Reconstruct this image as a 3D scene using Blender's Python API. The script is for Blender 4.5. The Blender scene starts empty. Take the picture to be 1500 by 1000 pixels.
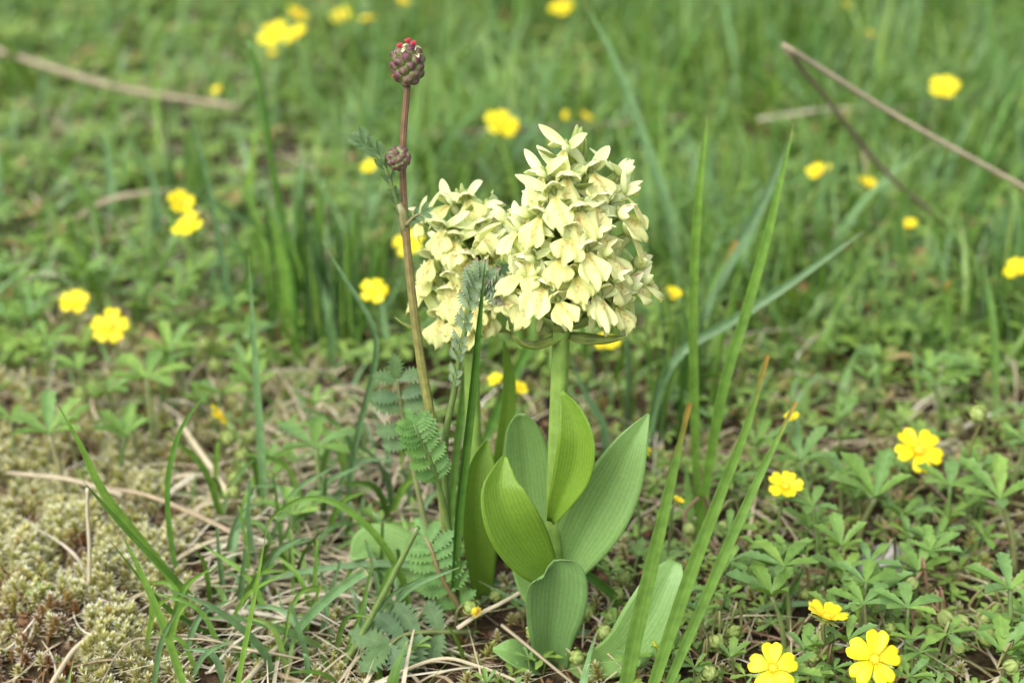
import bpy, math, random
import numpy as np
from mathutils import Vector, Matrix

random.seed(7); rng = np.random.default_rng(7)
scene = bpy.context.scene
col = scene.collection
PI = math.pi
R_ = math.radians

# ------------------------------------------------------------------ camera
PITCH = R_(25.6); FPX = 2917.0
CAM = np.array([-0.0140, -0.5248, 0.3628])
cd = bpy.data.cameras.new('camera'); cam = bpy.data.objects.new('camera', cd); col.objects.link(cam)
cam.location = CAM; cam.rotation_euler = (PI/2 - PITCH, 0, 0)
cd.sensor_width = 36; cd.lens = 36*FPX/1500; cd.clip_start = 0.01; cd.clip_end = 500
cd.dof.use_dof = True; cd.dof.focus_distance = 0.587; cd.dof.aperture_fstop = 8.8
scene.camera = cam
# ------------------------------------------------------------------ sky, sun, exposure
w = bpy.data.worlds.new('World'); scene.world = w; w.use_nodes = True
nt = w.node_tree; nt.nodes.clear()
sky = nt.nodes.new('ShaderNodeTexSky'); sky.sky_type = 'NISHITA'; sky.sun_disc = False
sky.dust_density = 4.0; sky.air_density = 1.0
hsv = nt.nodes.new('ShaderNodeHueSaturation'); hsv.inputs['Saturation'].default_value = 0.42
bg = nt.nodes.new('ShaderNodeBackground'); bg.inputs['Strength'].default_value = 0.15
wo = nt.nodes.new('ShaderNodeOutputWorld')
nt.links.new(sky.outputs[0], hsv.inputs['Color']); nt.links.new(hsv.outputs[0], bg.inputs['Color']); nt.links.new(bg.outputs[0], wo.inputs[0])
sd = bpy.data.lights.new('sun', 'SUN'); sun = bpy.data.objects.new('sun', sd); col.objects.link(sun)
sd.energy = 0.9; sd.angle = R_(55); sd.color = (1, 0.985, 0.95)
_sdir = Vector((-0.42, -0.50, 0.80)).normalized()   # towards the sun
sky.sun_elevation = math.asin(_sdir.z); sky.sun_rotation = math.atan2(_sdir.x, _sdir.y)
sun.rotation_euler = _sdir.to_track_quat('Z', 'Y').to_euler(); sun.location = (-1, -1, 3)
vs = scene.view_settings; vs.view_transform = 'Standard'; vs.look = 'None'; vs.exposure = 1.28; vs.gamma = 1
scene.render.engine = 'CYCLES'
cy = scene.cycles; cy.use_denoising = True; cy.max_bounces = 10; cy.transparent_max_bounces = 4
cy.diffuse_bounces = 7; cy.glossy_bounces = 2; cy.transmission_bounces = 7; cy.caustics_reflective = False; cy.caustics_refractive = False

# ------------------------------------------------------------------ geometry of the view: pixel of the 1500x1000 photo -> ray
cp, sp = math.cos(PITCH), math.sin(PITCH)
FW = np.array([0, cp, -sp]); UP = np.array([0, sp, cp]); RT = np.array([1., 0, 0])
def ray(px, py): return FW + RT*((px-750)/FPX) + UP*((500-py)/FPX)
def at(px, py, Y): d = ray(px, py); return CAM + d*((Y-CAM[1])/d[1])
def atz(px, py, z): d = ray(px, py); return CAM + d*((z-CAM[2])/d[2])
def zc(p): return float(np.dot(np.asarray(p)-CAM, FW))
def pxm(p): return zc(p)/FPX                          # metres for one photo pixel at p
def proj(X):
    r = X-CAM; z = r@FW; return 750+FPX*(r@RT)/z, 500-FPX*(r@UP)/z
def gz(x, y):
    x = np.asarray(x, float); y = np.asarray(y, float)
    h = .0035*np.sin(11*x+1)*np.sin(8*y+2) + .0022*np.sin(31*x+4*y)*np.sin(27*y+1) + .0012*np.sin(83*x+1.3)*np.sin(71*y+.4) + .0006*np.sin(190*x+31*y)*np.sin(170*y-40*x)
    h = h + .010*np.exp(-((x+.155)**2/.0016+(y-.045)**2/.0026)) + .006*np.exp(-((x+.12)**2/.0006+(y-.0)**2/.0006))
    h = h + np.exp(-((x+.15)**2/.006+(y-.05)**2/.012))*(.0030*np.sin(150*x+1)*np.sin(118*y)+.0016*np.sin(260*x+90*y))
    f = np.clip(1.2-np.hypot(x, y-.4)/3, 0, 1)
    return h*f - .002
def ground(px, py):
    z = 0.
    for _ in range(4): p = atz(px, py, z); z = float(gz(p[0], p[1]))
    p[2] = z; return p

# ------------------------------------------------------------------ mesh helpers
class MB:
    def __init__(s): s.V = []; s.F = []; s.A = []; s.n = 0
    def add(s, VFA):
        V, F, A = VFA
        s.V.append(np.asarray(V, float)); s.A.append(np.asarray(A, float))
        s.F.extend([tuple(i+s.n for i in f) for f in F]); s.n += len(V); return s
    def mesh(s, name, mat, smooth=True): return mk_mesh(name, np.concatenate(s.V), s.F, np.concatenate(s.A), mat, smooth)
def mk_mesh(name, V, F, A, mat, smooth=True):
    me = bpy.data.meshes.new(name)
    me.from_pydata(np.asarray(V, float).tolist(), [], F if isinstance(F, list) else F.tolist())
    a = me.attributes.new('Col', 'FLOAT_COLOR', 'POINT')
    A = np.asarray(A, float); C = np.ones((len(V), 4)); C[:, :A.shape[1]] = A
    a.data.foreach_set('color', C.astype(np.float32).ravel())
    if smooth: me.polygons.foreach_set('use_smooth', np.ones(len(me.polygons), bool))
    me.materials.append(mat); return me
def obj(name, me, parent=None, M=None):
    o = bpy.data.objects.new(name, me); col.objects.link(o)
    if parent is not None: o.parent = parent
    if M is not None: o.matrix_basis = M
    return o
def tag(o, label=None, cat=None, group=None, kind=None):
    if label: o['label'] = label
    if cat: o['category'] = cat
    if group: o['group'] = group
    if kind: o['kind'] = kind
    return o
def thing(name, loc, label, cat, group=None, rz=0.):
    o = bpy.data.objects.new(name, None); col.objects.link(o); o.location = loc; o.rotation_euler = (0, 0, rz)
    o.empty_display_size = .01
    return tag(o, label, cat, group)
def copy_tree(o, parent=None):
    c = o.copy(); col.objects.link(c); c.parent = parent
    for ch in list(o.children): copy_tree(ch, c)
    return c
def nrm(v): v = np.asarray(v, float); return v/(np.linalg.norm(v)+1e-12)
def catmull(P, n):
    P = np.asarray(P, float)
    if len(P) == 2: t = np.linspace(0, 1, n)[:, None]; return P[0]*(1-t)+P[1]*t
    Q = np.vstack([2*P[0]-P[1], P, 2*P[-1]-P[-2]])
    out = []
    for t in np.linspace(0, len(P)-1, n):
        i = min(int(t), len(P)-2); f = t-i; a, b, c, d = Q[i:i+4]
        out.append(.5*(2*b+(c-a)*f+(2*a-5*b+4*c-d)*f*f+(3*b-a-3*c+d)*f**3))
    return np.array(out)
def tangents(P):
    T = np.gradient(P, axis=0); return T/(np.linalg.norm(T, axis=1)[:, None]+1e-12)
def tube(P, rad, seg=8, r=0., jitter=0.):
    P = np.asarray(P, float); n = len(P); T = tangents(P); rad = np.broadcast_to(np.asarray(rad, float), (n,))
    ref = np.array([1., 0, 0]) if abs(T[0][0]) < .8 else np.array([0, 1., 0])
    N = nrm(ref-T[0]*(ref@T[0])); V = []; A = []
    for i in range(n):
        N = nrm(N-T[i]*(N@T[i])); B = np.cross(T[i], N)
        for k in range(seg):
            a = 2*PI*k/seg; q = rad[i]*(1+jitter*random.uniform(-1, 1))
            V.append(P[i]+(N*math.cos(a)+B*math.sin(a))*q); A.append((k/seg, i/(n-1), r, 1))
    F = [(i*seg+k, i*seg+(k+1) % seg, (i+1)*seg+(k+1) % seg, (i+1)*seg+k) for i in range(n-1) for k in range(seg)]
    F.append(tuple(range(seg))[::-1]); F.append(tuple((n-1)*seg+k for k in range(seg)))
    return np.array(V), F, np.array(A)
def blade(P, W, nh, fold=.25, thick=.12, r=0., twist=0.):
    """grass blade: lens-shaped V-folded section swept along P; W full widths, nh = facing hint"""
    P = np.asarray(P, float); n = len(P); T = tangents(P); W = np.broadcast_to(np.asarray(W, float), (n,))
    V = []; A = []; nh = np.asarray(nh, float)
    for i in range(n):
        S = nrm(np.cross(T[i], nh)); N = np.cross(S, T[i]); a = twist*i/(n-1)
        S, N = S*math.cos(a)+N*math.sin(a), N*math.cos(a)-S*math.sin(a)
        h = W[i]/2
        for (u, v) in ((-1, fold), (0, thick*.5), (1, fold), (0, -thick)):
            V.append(P[i]+S*u*h+N*v*h)
        A += [(0, i/(n-1), r, 1), (.5, i/(n-1), r, 1), (1, i/(n-1), r, 1), (.5, i/(n-1), r, 1)]
    F = [(i*4+k, i*4+(k+1) % 4, (i+1)*4+(k+1) % 4, (i+1)*4+k) for i in range(n-1) for k in range(4)]
    F += [(3, 2, 1, 0), tuple((n-1)*4+k for k in range(4))]
    return np.array(V), F, np.array(A)
def bwid(n, w, tip=.05, base=.8, cut=False, tp=2.2):
    v = np.linspace(0, 1, n)
    if cut: return w*(base+(1-base)*np.minimum(1, v*3))
    return w*np.maximum(tip, (base+(1-base)*np.minimum(1, v*4))*(1-v**tp))
def sheet(P, W, nh, cup=0., wave=0., nu=9, r=0., nh2=None, ph=0., thick=0., tipround=None):
    """broad leaf: grid along P (rows) and across (nu columns), cupped, closed with a thin back side"""
    P = np.asarray(P, float); n = len(P); T = tangents(P); W = np.asarray(W, float)
    cup = np.interp(np.linspace(0, 1, n), np.linspace(0, 1, np.size(cup)), np.atleast_1d(np.asarray(cup, float)))
    nh = np.asarray(nh, float); nh2 = nh if nh2 is None else np.asarray(nh2, float)
    V = []; A = []; NN = []
    for i in range(n):
        v = i/(n-1); h_ = nrm(nh*(1-v)+nh2*v); S = nrm(np.cross(T[i], h_)); N = nrm(np.cross(S, T[i])); h = W[i]/2
        for j in range(nu):
            u = -1+2*j/(nu-1); d = cup[i]*abs(u)**1.6*h + wave*h*u*u*math.sin(v*9+ph+(2 if u > 0 else 0))
            d -= .07*h*math.exp(-(u/.12)**2)
            V.append(P[i]+S*u*h+N*d); A.append(((u+1)/2, v, r, 1)); NN.append(N)
    V = np.array(V); A = np.array(A); NN = np.array(NN)
    F = [(i*nu+j, i*nu+j+1, (i+1)*nu+j+1, (i+1)*nu+j) for i in range(n-1) for j in range(nu-1)]
    if thick:
        m = len(V); V = np.vstack([V, V-NN*thick]); A = np.vstack([A, A])
        G = [tuple(k+m for k in f[::-1]) for f in F]
        for i in range(n-1):
            a, b = i*nu, (i+1)*nu; F.append((a, b, b+m, a+m)); a += nu-1; b += nu-1; F.append((b, a, a+m, b+m))
        for j in range(nu-1):
            F.append((j+1, j, j+m, j+1+m)); a = (n-1)*nu+j; F.append((a, a+1, a+1+m, a+m))
        F += G
    return V, F, A
def petal(L, W, prof, phi0, bend, cup=0., nv=9, nu=7, end=None, r=0., ruff=0., thick=.0001):
    """petal from the origin along +Y rising at phi0 (radians from +Y towards +Z), bending by bend over its length"""
    y = z = 0.; V = []; A = []; NN = []
    for i in range(nv):
        v = i/(nv-1); ph = phi0+bend*v
        if i: y += math.cos(ph)*L/(nv-1); z += math.sin(ph)*L/(nv-1)
        T = np.array([0, math.cos(ph), math.sin(ph)]); N = np.array([0, -math.sin(ph), math.cos(ph)]); h = W/2*prof(v)
        for j in range(nu):
            u = -1+2*j/(nu-1); e = end(u)*L*v*v if end else 0.
            d = cup*u*u*h + ruff*h*v*math.sin(u*7+v*3+r*20)
            V.append(np.array([u*h, y, z])+T*e+N*d); A.append(((u+1)/2, v, r, 1)); NN.append(N)
    V = np.array(V); A = np.array(A); NN = np.array(NN); n = nv
    F = [(i*nu+j, i*nu+j+1, (i+1)*nu+j+1, (i+1)*nu+j) for i in range(n-1) for j in range(nu-1)]
    m = len(V); V = np.vstack([V, V-NN*thick]); A = np.vstack([A, A]); G = [tuple(k+m for k in f[::-1]) for f in F]
    for i in range(n-1):
        a, b = i*nu, (i+1)*nu; F.append((a, b, b+m, a+m)); a += nu-1; b += nu-1; F.append((b, a, a+m, b+m))
    for j in range(nu-1):
        F.append((j+1, j, j+m, j+1+m)); a = (n-1)*nu+j; F.append((a, a+1, a+1+m, a+m))
    return V, F+G, A
def leaflet(L, W, n=6, teeth=.22, wide=.62, fold=.25, droop=.2, base=.12, r=0., first=.25, blunt=.35):
    """toothed leaflet along +Y: midrib + two saw-edged halves folded along it"""
    mid = []; le = []; ri = []
    K = 2*n+1
    for i in range(K):
        v = i/(K-1); y = L*v; z = -droop*L*v*v
        q = math.sin(PI*min(1, v/(2*wide)))if v < wide else math.cos((v-wide)/(1-wide)*PI/2*(1-blunt*.5))
        h = W/2*(base+(1-base)*max(q, .0))
        t = teeth if v > first else 0
        tooth = (i % 2 == 0)
        hh = h*(1+t*.5) if tooth else h*(1-t); yo = (t*.10*L if tooth else 0)
        if i == K-1: hh = h*.35
        mid.append((0, y, z)); le.append((-hh, y+yo, z+fold*hh)); ri.append((hh, y+yo, z+fold*hh))
    V = np.array(mid+le+ri, float); v = np.linspace(0, 1, K)
    A = np.concatenate([np.stack([np.full(K, u), v, np.full(K, r), np.ones(K)], 1) for u in (.5, 0, 1)])
    F = []
    for i in range(K-1): F += [(i, i+1, K+i+1, K+i), (i+1, i, 2*K+i, 2*K+i+1)]
    return V, F, A
def xf(VFA, M):
    V, F, A = VFA; M = np.array(M); return V@M[:3, :3].T+M[:3, 3], F, A
def ellipsoid(rx, ry, rz, seg=8, rings=6, r=0.):
    V = [(0, 0, -rz)]; A = [(0, 0, r, 1)]
    for i in range(1, rings):
        t = -PI/2+PI*i/rings
        for k in range(seg):
            a = 2*PI*k/seg; V.append((rx*math.cos(t)*math.cos(a), ry*math.cos(t)*math.sin(a), rz*math.sin(t))); A.append((k/seg, i/rings, r, 1))
    V.append((0, 0, rz)); A.append((0, 1, r, 1)); m = len(V)-1
    F = [(0, 1+(k+1) % seg, 1+k) for k in range(seg)]
    for i in range(rings-2):
        a = 1+i*seg; F += [(a+k, a+(k+1) % seg, a+seg+(k+1) % seg, a+seg+k) for k in range(seg)]
    a = 1+(rings-2)*seg; F += [(a+k, a+(k+1) % seg, m) for k in range(seg)]
    return np.array(V, float), F, np.array(A, float)
def RZ(a): return Matrix.Rotation(a, 4, 'Z')
def RX(a): return Matrix.Rotation(a, 4, 'X')
def RY(a): return Matrix.Rotation(a, 4, 'Y')
def TR(p): return Matrix.Translation(Vector([float(x) for x in p]))
def SC(s): return Matrix.Diagonal((s, s, s, 1))
def frame(y, zhint):
    """matrix whose +Y points along y and +Z near zhint"""
    y = nrm(y); x = nrm(np.cross(y, zhint)); z = np.cross(x, y)
    return Matrix(((x[0], y[0], z[0], 0), (x[1], y[1], z[1], 0), (x[2], y[2], z[2], 0), (0, 0, 0, 1)))

# ------------------------------------------------------------------ materials
class NT:
    def __init__(s, name):
        s.m = bpy.data.materials.new(name); s.m.use_nodes = True; s.t = s.m.node_tree; s.t.nodes.clear()
        a = s.new('ShaderNodeAttribute'); a.attribute_name = 'Col'
        sep = s.new('ShaderNodeSeparateColor'); s.link(a.outputs['Color'], sep.inputs[0])
        s.u, s.v, s.b = sep.outputs[0], sep.outputs[1], sep.outputs[2]
        oi = s.new('ShaderNodeObjectInfo'); s.rand = s.math('FRACT', s.math('ADD', s.b, oi.outputs['Random']))
        tc = s.new('ShaderNodeTexCoord'); s.oc = tc.outputs['Object']
        g = s.new('ShaderNodeNewGeometry'); s.pos = g.outputs['Position']; s.back = g.outputs['Backfacing']
    def new(s, t): return s.t.nodes.new(t)
    def link(s, a, b): s.t.links.new(a, b)
    def put(s, sock, val):
        if isinstance(val, (int, float)): sock.default_value = val
        elif isinstance(val, tuple): sock.default_value = (*val, 1) if len(val) == 3 else val
        else: s.link(val, sock)
    def math(s, op, a, b=None, c=None):
        n = s.new('ShaderNodeMath'); n.operation = op
        for i, x in enumerate((a, b, c)):
            if x is not None: s.put(n.inputs[i], x)
        return n.outputs[0]
    def ramp(s, f, stops, interp='LINEAR'):
        n = s.new('ShaderNodeValToRGB'); n.color_ramp.interpolation = interp; e = n.color_ramp.elements
        while len(e) < len(stops): e.new(.5)
        for k, (p, c) in zip(e, stops): k.position = p; k.color = (*c, 1) if isinstance(c, tuple) else (c, c, c, 1)
        s.put(n.inputs[0], f); return n.outputs[0]
    def mix(s, f, a, b, mode='MIX'):
        n = s.new('ShaderNodeMix'); n.data_type = 'RGBA'; n.blend_type = mode
        s.put(n.inputs[0], f); s.put(n.inputs[6], a); s.put(n.inputs[7], b); return n.outputs[2]
    def noise(s, scale, detail=2, vec=None, rough=.5):
        n = s.new('ShaderNodeTexNoise'); n.inputs['Scale'].default_value = scale; n.inputs['Detail'].default_value = detail
        n.inputs['Roughness'].default_value = rough; s.link(vec or s.pos, n.inputs['Vector']); return n.outputs[0]
    def out(s, colr, rough=.5, spec=.5, trans=0., tcol=None, bump=None, bstr=.3, bdist=.0003, sheen=0., sss=0.):
        p = s.new('ShaderNodeBsdfPrincipled'); s.put(p.inputs['Base Color'], colr); s.put(p.inputs['Roughness'], rough)
        s.put(p.inputs['Specular IOR Level'], spec); p.inputs['Sheen Weight'].default_value = sheen
        if bump is not None:
            b = s.new('ShaderNodeBump'); b.inputs['Strength'].default_value = bstr; b.inputs['Distance'].default_value = bdist
            s.link(bump, b.inputs['Height']); s.link(b.outputs[0], p.inputs['Normal'])
        o = s.new('ShaderNodeOutputMaterial')
        if trans:
            t = s.new('ShaderNodeBsdfTranslucent'); s.put(t.inputs[0], tcol if tcol is not None else colr)
            mx = s.new('ShaderNodeMixShader'); s.put(mx.inputs[0], trans); s.link(p.outputs[0], mx.inputs[1]); s.link(t.outputs[0], mx.inputs[2])
            s.link(mx.outputs[0], o.inputs[0])
        else: s.link(p.outputs[0], o.inputs[0])
        return s.m
def wave(n, f, u): return n.math('ADD', n.math('MULTIPLY', n.math('SINE', n.math('MULTIPLY', u, f)), .5), .5)
GREEN_MATS = ('grass', 'orchid_leaf', 'orchid_stem', 'cinq', 'ground_cover', 'burnet_g', 'stalk')
def m_leaf(name, stops, tip=None, tip_at=.9, base=None, stripes=0, sdark=.8, trans=.35, rough=.45, spec=.45, nscale=250, midrib=0., tmul=(1.25, 1.2, .6), bstr=.10, nlo=.72):
    n = NT(name)
    if name.startswith(GREEN_MATS): stops = [(p, (c_[0]*.91, c_[1]*1.02, c_[2]*1.0) if c_[1] > c_[0]*1.05 else c_) for p, c_ in stops]
    c = n.ramp(n.rand, stops)
    if base: c = n.mix(n.ramp(n.v, [(0, .9), (.3, 0.)]), c, base)
    if tip: c = n.mix(n.ramp(n.v, [(tip_at, 0.), (1, 1.)]), c, tip)
    nz = n.noise(nscale, 3); c = n.mix(1., c, n.ramp(nz, [(.25, (nlo, nlo+.02, nlo-.02)), (.75, (1.9-nlo*.97, 1.88-nlo*.97, 1.85-nlo*.97))]), 'MULTIPLY')
    bm = nz
    if stripes:
        wv = wave(n, stripes, n.math('ADD', n.u, n.math('MULTIPLY', n.noise(110, 2), .05))); c = n.mix(1., c, n.ramp(wv, [(0, (sdark, sdark, sdark*.95)), (.7, (1.05, 1.05, 1.03))]), 'MULTIPLY'); bm = wv
    if midrib:
        d = n.math('ABSOLUTE', n.math('SUBTRACT', n.u, .5)); c = n.mix(n.ramp(d, [(0, midrib), (.05, 0.)]), c, n.mix(1., c, (1.5, 1.45, 1.5), 'MULTIPLY'))
    return n.out(c, rough, spec, trans, n.mix(1., c, tmul, 'MULTIPLY'), bm, bstr)
M = {}
GREENS = [(0, (.085, .165, .022)), (.22, (.13, .23, .03)), (.42, (.10, .21, .07)), (.6, (.19, .29, .04)), (.8, (.17, .28, .13)), (1, (.23, .31, .05))]
M['grass'] = m_leaf('grass', GREENS, tip=(.30, .26, .10), tip_at=.93, base=(.20, .26, .09), stripes=16, sdark=.90, bstr=.05, trans=.35)
M['grass_fresh'] = m_leaf('grass_fresh', [(0, (.18, .31, .045)), (.5, (.22, .35, .06)), (1, (.17, .30, .065))], tip=(.32, .30, .10), tip_at=.95, stripes=16, sdark=.90, bstr=.05, trans=.4)
M['grass_dark'] = m_leaf('grass_dark', [(0, (.08, .18, .025)), (.5, (.11, .22, .035)), (1, (.09, .20, .045))], stripes=16, sdark=.90, bstr=.05, trans=.3, rough=.38)
M['grass_blue'] = m_leaf('grass_blue', [(0, (.12, .21, .085)), (.5, (.17, .27, .115)), (1, (.11, .19, .075))], stripes=16, sdark=.90, bstr=.05, trans=.25, tip=(.3, .28, .14), tip_at=.96)
M['grass_browntip'] = m_leaf('grass_browntip', [(0, (.20, .33, .06)), (1, (.22, .35, .075))], tip=(.40, .25, .06), tip_at=.80, stripes=16, sdark=.90, bstr=.05, trans=.35)
M['stalk'] = m_leaf('stalk', [(0, (.13, .19, .05)), (.5, (.17, .22, .07)), (1, (.21, .20, .09))], trans=.1, stripes=30, sdark=.85)
M['red_stalk'] = m_leaf('red_stalk', [(0, (.22, .17, .08)), (.3, (.27, .15, .10)), (.6, (.18, .20, .07)), (1, (.26, .22, .10))], trans=.1)
M['straw'] = m_leaf('straw', [(0, (.44, .37, .24)), (.25, (.58, .51, .36)), (.5, (.46, .39, .26)), (.75, (.70, .66, .54)), (1, (.30, .22, .12))], stripes=26, sdark=.72, trans=.15, rough=.65, spec=.25, nscale=120, tmul=(1, .95, .8))
M['straw_brown'] = m_leaf('straw_brown', [(0, (.25, .21, .14)), (.5, (.30, .26, .18)), (1, (.22, .18, .12))], stripes=20, sdark=.7, trans=0, rough=.7, spec=.2, nscale=90)
M['orchid_leaf'] = m_leaf('orchid_leaf', [(0, (.18, .29, .085)), (.5, (.21, .33, .095)), (1, (.155, .26, .09))], stripes=84, sdark=.92, trans=.22, rough=.48, spec=.45, nscale=900, nlo=.86, midrib=-.0, tmul=(1.25, 1.25, .5), bstr=.12)
M['orchid_leaf_fresh'] = m_leaf('orchid_leaf_fresh', [(0, (.21, .33, .035)), (1, (.24, .36, .05))], stripes=84, sdark=.91, trans=.4, rough=.48, spec=.42, nscale=900, nlo=.86, tmul=(1.3, 1.2, .5), bstr=.12)
M['orchid_stem'] = m_leaf('orchid_stem', [(0, (.21, .31, .06)), (1, (.25, .35, .08))], stripes=25, sdark=.88, trans=.15, rough=.4, nscale=200)
M['bract'] = m_leaf('bract', [(0, (.34, .42, .12)), (.5, (.42, .50, .17)), (1, (.29, .38, .10))], stripes=30, sdark=.85, trans=.4, rough=.4)
M['burnet_leaf'] = m_leaf('burnet_leaf', [(0, (.07, .135, .06)), (.5, (.105, .18, .075)), (1, (.085, .16, .05))], trans=.25, rough=.55, spec=.3, stripes=0, midrib=.6, nscale=400)
M['burnet_pale'] = m_leaf('burnet_pale', [(0, (.22, .30, .17)), (1, (.17, .25, .14))], trans=.25, rough=.6, spec=.3, tip=(.25, .13, .12), tip_at=.8, nscale=400, midrib=.5)
M['burnet_green'] = m_leaf('burnet_green', [(0, (.16, .28, .07)), (1, (.13, .24, .07))], trans=.35, rough=.55, spec=.3, nscale=400, midrib=.5)
M['cinq'] = m_leaf('cinquefoil_leaf', [(0, (.13, .22, .04)), (.3, (.18, .28, .055)), (.55, (.15, .25, .08)), (.8, (.22, .32, .06)), (1, (.14, .24, .06))], trans=.3, rough=.5, spec=.35, nscale=350, midrib=.55)
M['cover'] = m_leaf('ground_cover', [(0, (.17, .26, .05)), (.3, (.24, .34, .065)), (.5, (.20, .29, .10)), (.7, (.30, .39, .09)), (.88, (.24, .34, .06)), (.94, (.36, .27, .12)), (1, (.30, .16, .07))], trans=.3, rough=.5, spec=.35, nscale=350, midrib=.4)
M['calyx'] = m_leaf('calyx', [(0, (.30, .38, .11)), (.5, (.36, .43, .15)), (1, (.26, .35, .09))], trans=.25, rough=.6, spec=.2, nscale=500)
M['litter'] = m_leaf('litter', [(0, (.08, .045, .025)), (.4, (.17, .095, .05)), (.7, (.26, .16, .09)), (1, (.11, .06, .035))], trans=.0, rough=.8, spec=.15, nscale=300)
n = NT('cream_petal')
c = n.ramp(n.rand, [(0, (.85, .87, .57)), (.5, (.87, .89, .66)), (1, (.83, .86, .51))])
c = n.mix(n.ramp(n.v, [(0, .55), (.45, 0.)]), c, (.66, .72, .26))
M['cream'] = n.out(n.mix(1., c, n.ramp(n.noise(300, 2), [(.3, (.93, .93, .9)), (.7, (1.04, 1.04, 1.03))]), 'MULTIPLY'), .5, .3, .58, n.mix(1., c, (1.04, 1.08, .90), 'MULTIPLY'), wave(n, 40, n.u), .15)
n = NT('cream_hood')
c = n.ramp(n.rand, [(0, (.84, .83, .50)), (1, (.85, .85, .58))]); c = n.mix(n.ramp(n.v, [(0, .5), (.45, 0.)]), c, (.66, .72, .26))
d = n.math('ABSOLUTE', n.math('SUBTRACT', n.u, .5))
sp_ = n.math('MULTIPLY', n.ramp(d, [(.03, 1.), (.17, 0.)]), n.ramp(n.v, [(.55, 0.), (.68, 1.), (.86, 1.), (.93, 0.)]))
M['hood'] = n.out(n.mix(n.math('MULTIPLY', sp_, n.ramp(n.rand, [(.25, .12), (.75, .95)])), c, (.36, .09, .06)), .5, .3, .5, c)
n = NT('cream_lip')
c = n.ramp(n.rand, [(0, (.84, .84, .43)), (1, (.85, .86, .51))])
d = n.math('ABSOLUTE', n.math('SUBTRACT', n.u, .5))
c = n.mix(n.math('MULTIPLY', n.ramp(d, [(.05, 1.), (.30, 0.)]), n.ramp(n.v, [(0, .8), (.6, 0.)])), c, (.80, .66, .17))
mk = n.ramp(n.noise(1300, 2, rough=.6), [(.52, 0.), (.60, 1.)])
ring = n.ramp(n.math('ABSOLUTE', n.math('SUBTRACT', n.math('ADD', d, n.math('MULTIPLY', n.noise(900), .06)), .16)), [(.02, 1.), (.06, 0.)])
mk = n.math('MULTIPLY', n.math('MAXIMUM', n.math('MULTIPLY', mk, n.ramp(d, [(.12, 1.), (.26, 0.)])), n.math('MULTIPLY', ring, mk)), n.ramp(n.v, [(.05, 0.), (.15, 1.), (.6, 1.), (.72, 0.)]))
M['lip'] = n.out(n.mix(n.math('MULTIPLY', mk, .8), c, (.50, .22, .10)), .5, .3, .56, n.mix(1., c, (1.04, 1.06, .82), 'MULTIPLY'), n.noise(500, 2), .25)
n = NT('yellow_petal')
c = n.ramp(n.rand, [(0, (.78, .67, .010)), (.5, (.82, .71, .015)), (1, (.76, .62, .008))]); c = n.mix(n.ramp(n.v, [(.02, 1.), (.36, 0.)]), c, (.86, .55, .008))
M['yellow'] = n.out(c, .4, .35, .3, c, wave(n, 30, n.u), .15)
n = NT('yellow_centre'); M['ycentre'] = n.out(n.mix(n.noise(900), (.80, .48, .01), (.85, .66, .05)), .6, .3)
n = NT('burnet_bud')
c = n.mix(n.ramp(n.v, [(.50, 0.), (.74, 1.)]), (.17, .26, .06), n.ramp(n.rand, [(0, (.07, .018, .032)), (.6, (.10, .025, .045)), (1, (.12, .08, .05))]))
M['bud'] = n.out(n.mix(n.ramp(n.noise(900, 2), [(.45, 0.), (.7, .35)]), c, (.22, .27, .12)), .5, .3, 0., None, n.noise(700, 2), .3)
n = NT('burnet_stem')
c = n.mix(n.ramp(n.v, [(.25, 0.), (.75, 1.)]), (.19, .21, .05), (.12, .045, .028))
c = n.mix(n.math('MULTIPLY', wave(n, 44, n.u), n.ramp(n.v, [(.0, .75), (.8, .3)])), c, (.20, .22, .06))
M['burnet_stem'] = n.out(n.mix(1., c, n.ramp(n.noise(500, 3), [(.3, (.75, .75, .75)), (.7, (1.2, 1.2, 1.2))]), 'MULTIPLY'), .45, .4, 0., None, wave(n, 44, n.u), .4)
n = NT('stigma'); M['stigma'] = n.out((.62, .06, .12), .5, .3, .2)
n = NT('pale_sepal'); M['pale_sepal'] = n.out((.62, .66, .36), .5, .3, .3)
n = NT('beetle'); M['beetle'] = n.out((.008, .008, .01), .25, .6)
n = NT('stone'); M['stone'] = n.out(n.ramp(n.noise(130, 4), [(.35, (.04, .04, .04)), (.55, (.20, .19, .18)), (.7, (.40, .38, .36))]), .85, .2, 0., None, n.noise(200, 4), .5, .001)
n = NT('moss')
c = n.ramp(n.b, [(0, (.44, .43, .11)), (.35, (.56, .53, .20)), (.6, (.34, .37, .07)), (.74, (.34, .22, .05)), (1, (.24, .10, .025))])
c = n.mix(n.ramp(n.v, [(0, 1.), (.35, 0.)]), c, (.14, .085, .03))
M['moss'] = n.out(n.mix(n.math('MULTIPLY', n.ramp(n.v, [(.62, 0.), (.95, 1.)]), n.u), c, (.80, .79, .68)), .6, .2, .3, c)
n = NT('soil')
nz = n.noise(90, 6, rough=.65); n2 = n.noise(14, 3)
c = n.ramp(nz, [(.3, (.022, .015, .010)), (.5, (.055, .037, .022)), (.68, (.12, .085, .05)), (.8, (.20, .15, .09))])
c = n.mix(n.math('MULTIPLY', n.ramp(n2, [(.42, 0.), (.62, .6)]), n.ramp(n.noise(420, 3), [(.45, 0.), (.55, 1.)])), c, (.09, .085, .03))
M['soil'] = n.out(n.mix(1., c, n.ramp(n.noise(900, 4), [(.3, (.5, .5, .5)), (.7, (1.5, 1.4, 1.3))]), 'MULTIPLY'), .95, .1, 0., None, n.noise(260, 6, rough=.7), 1., .004)

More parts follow.
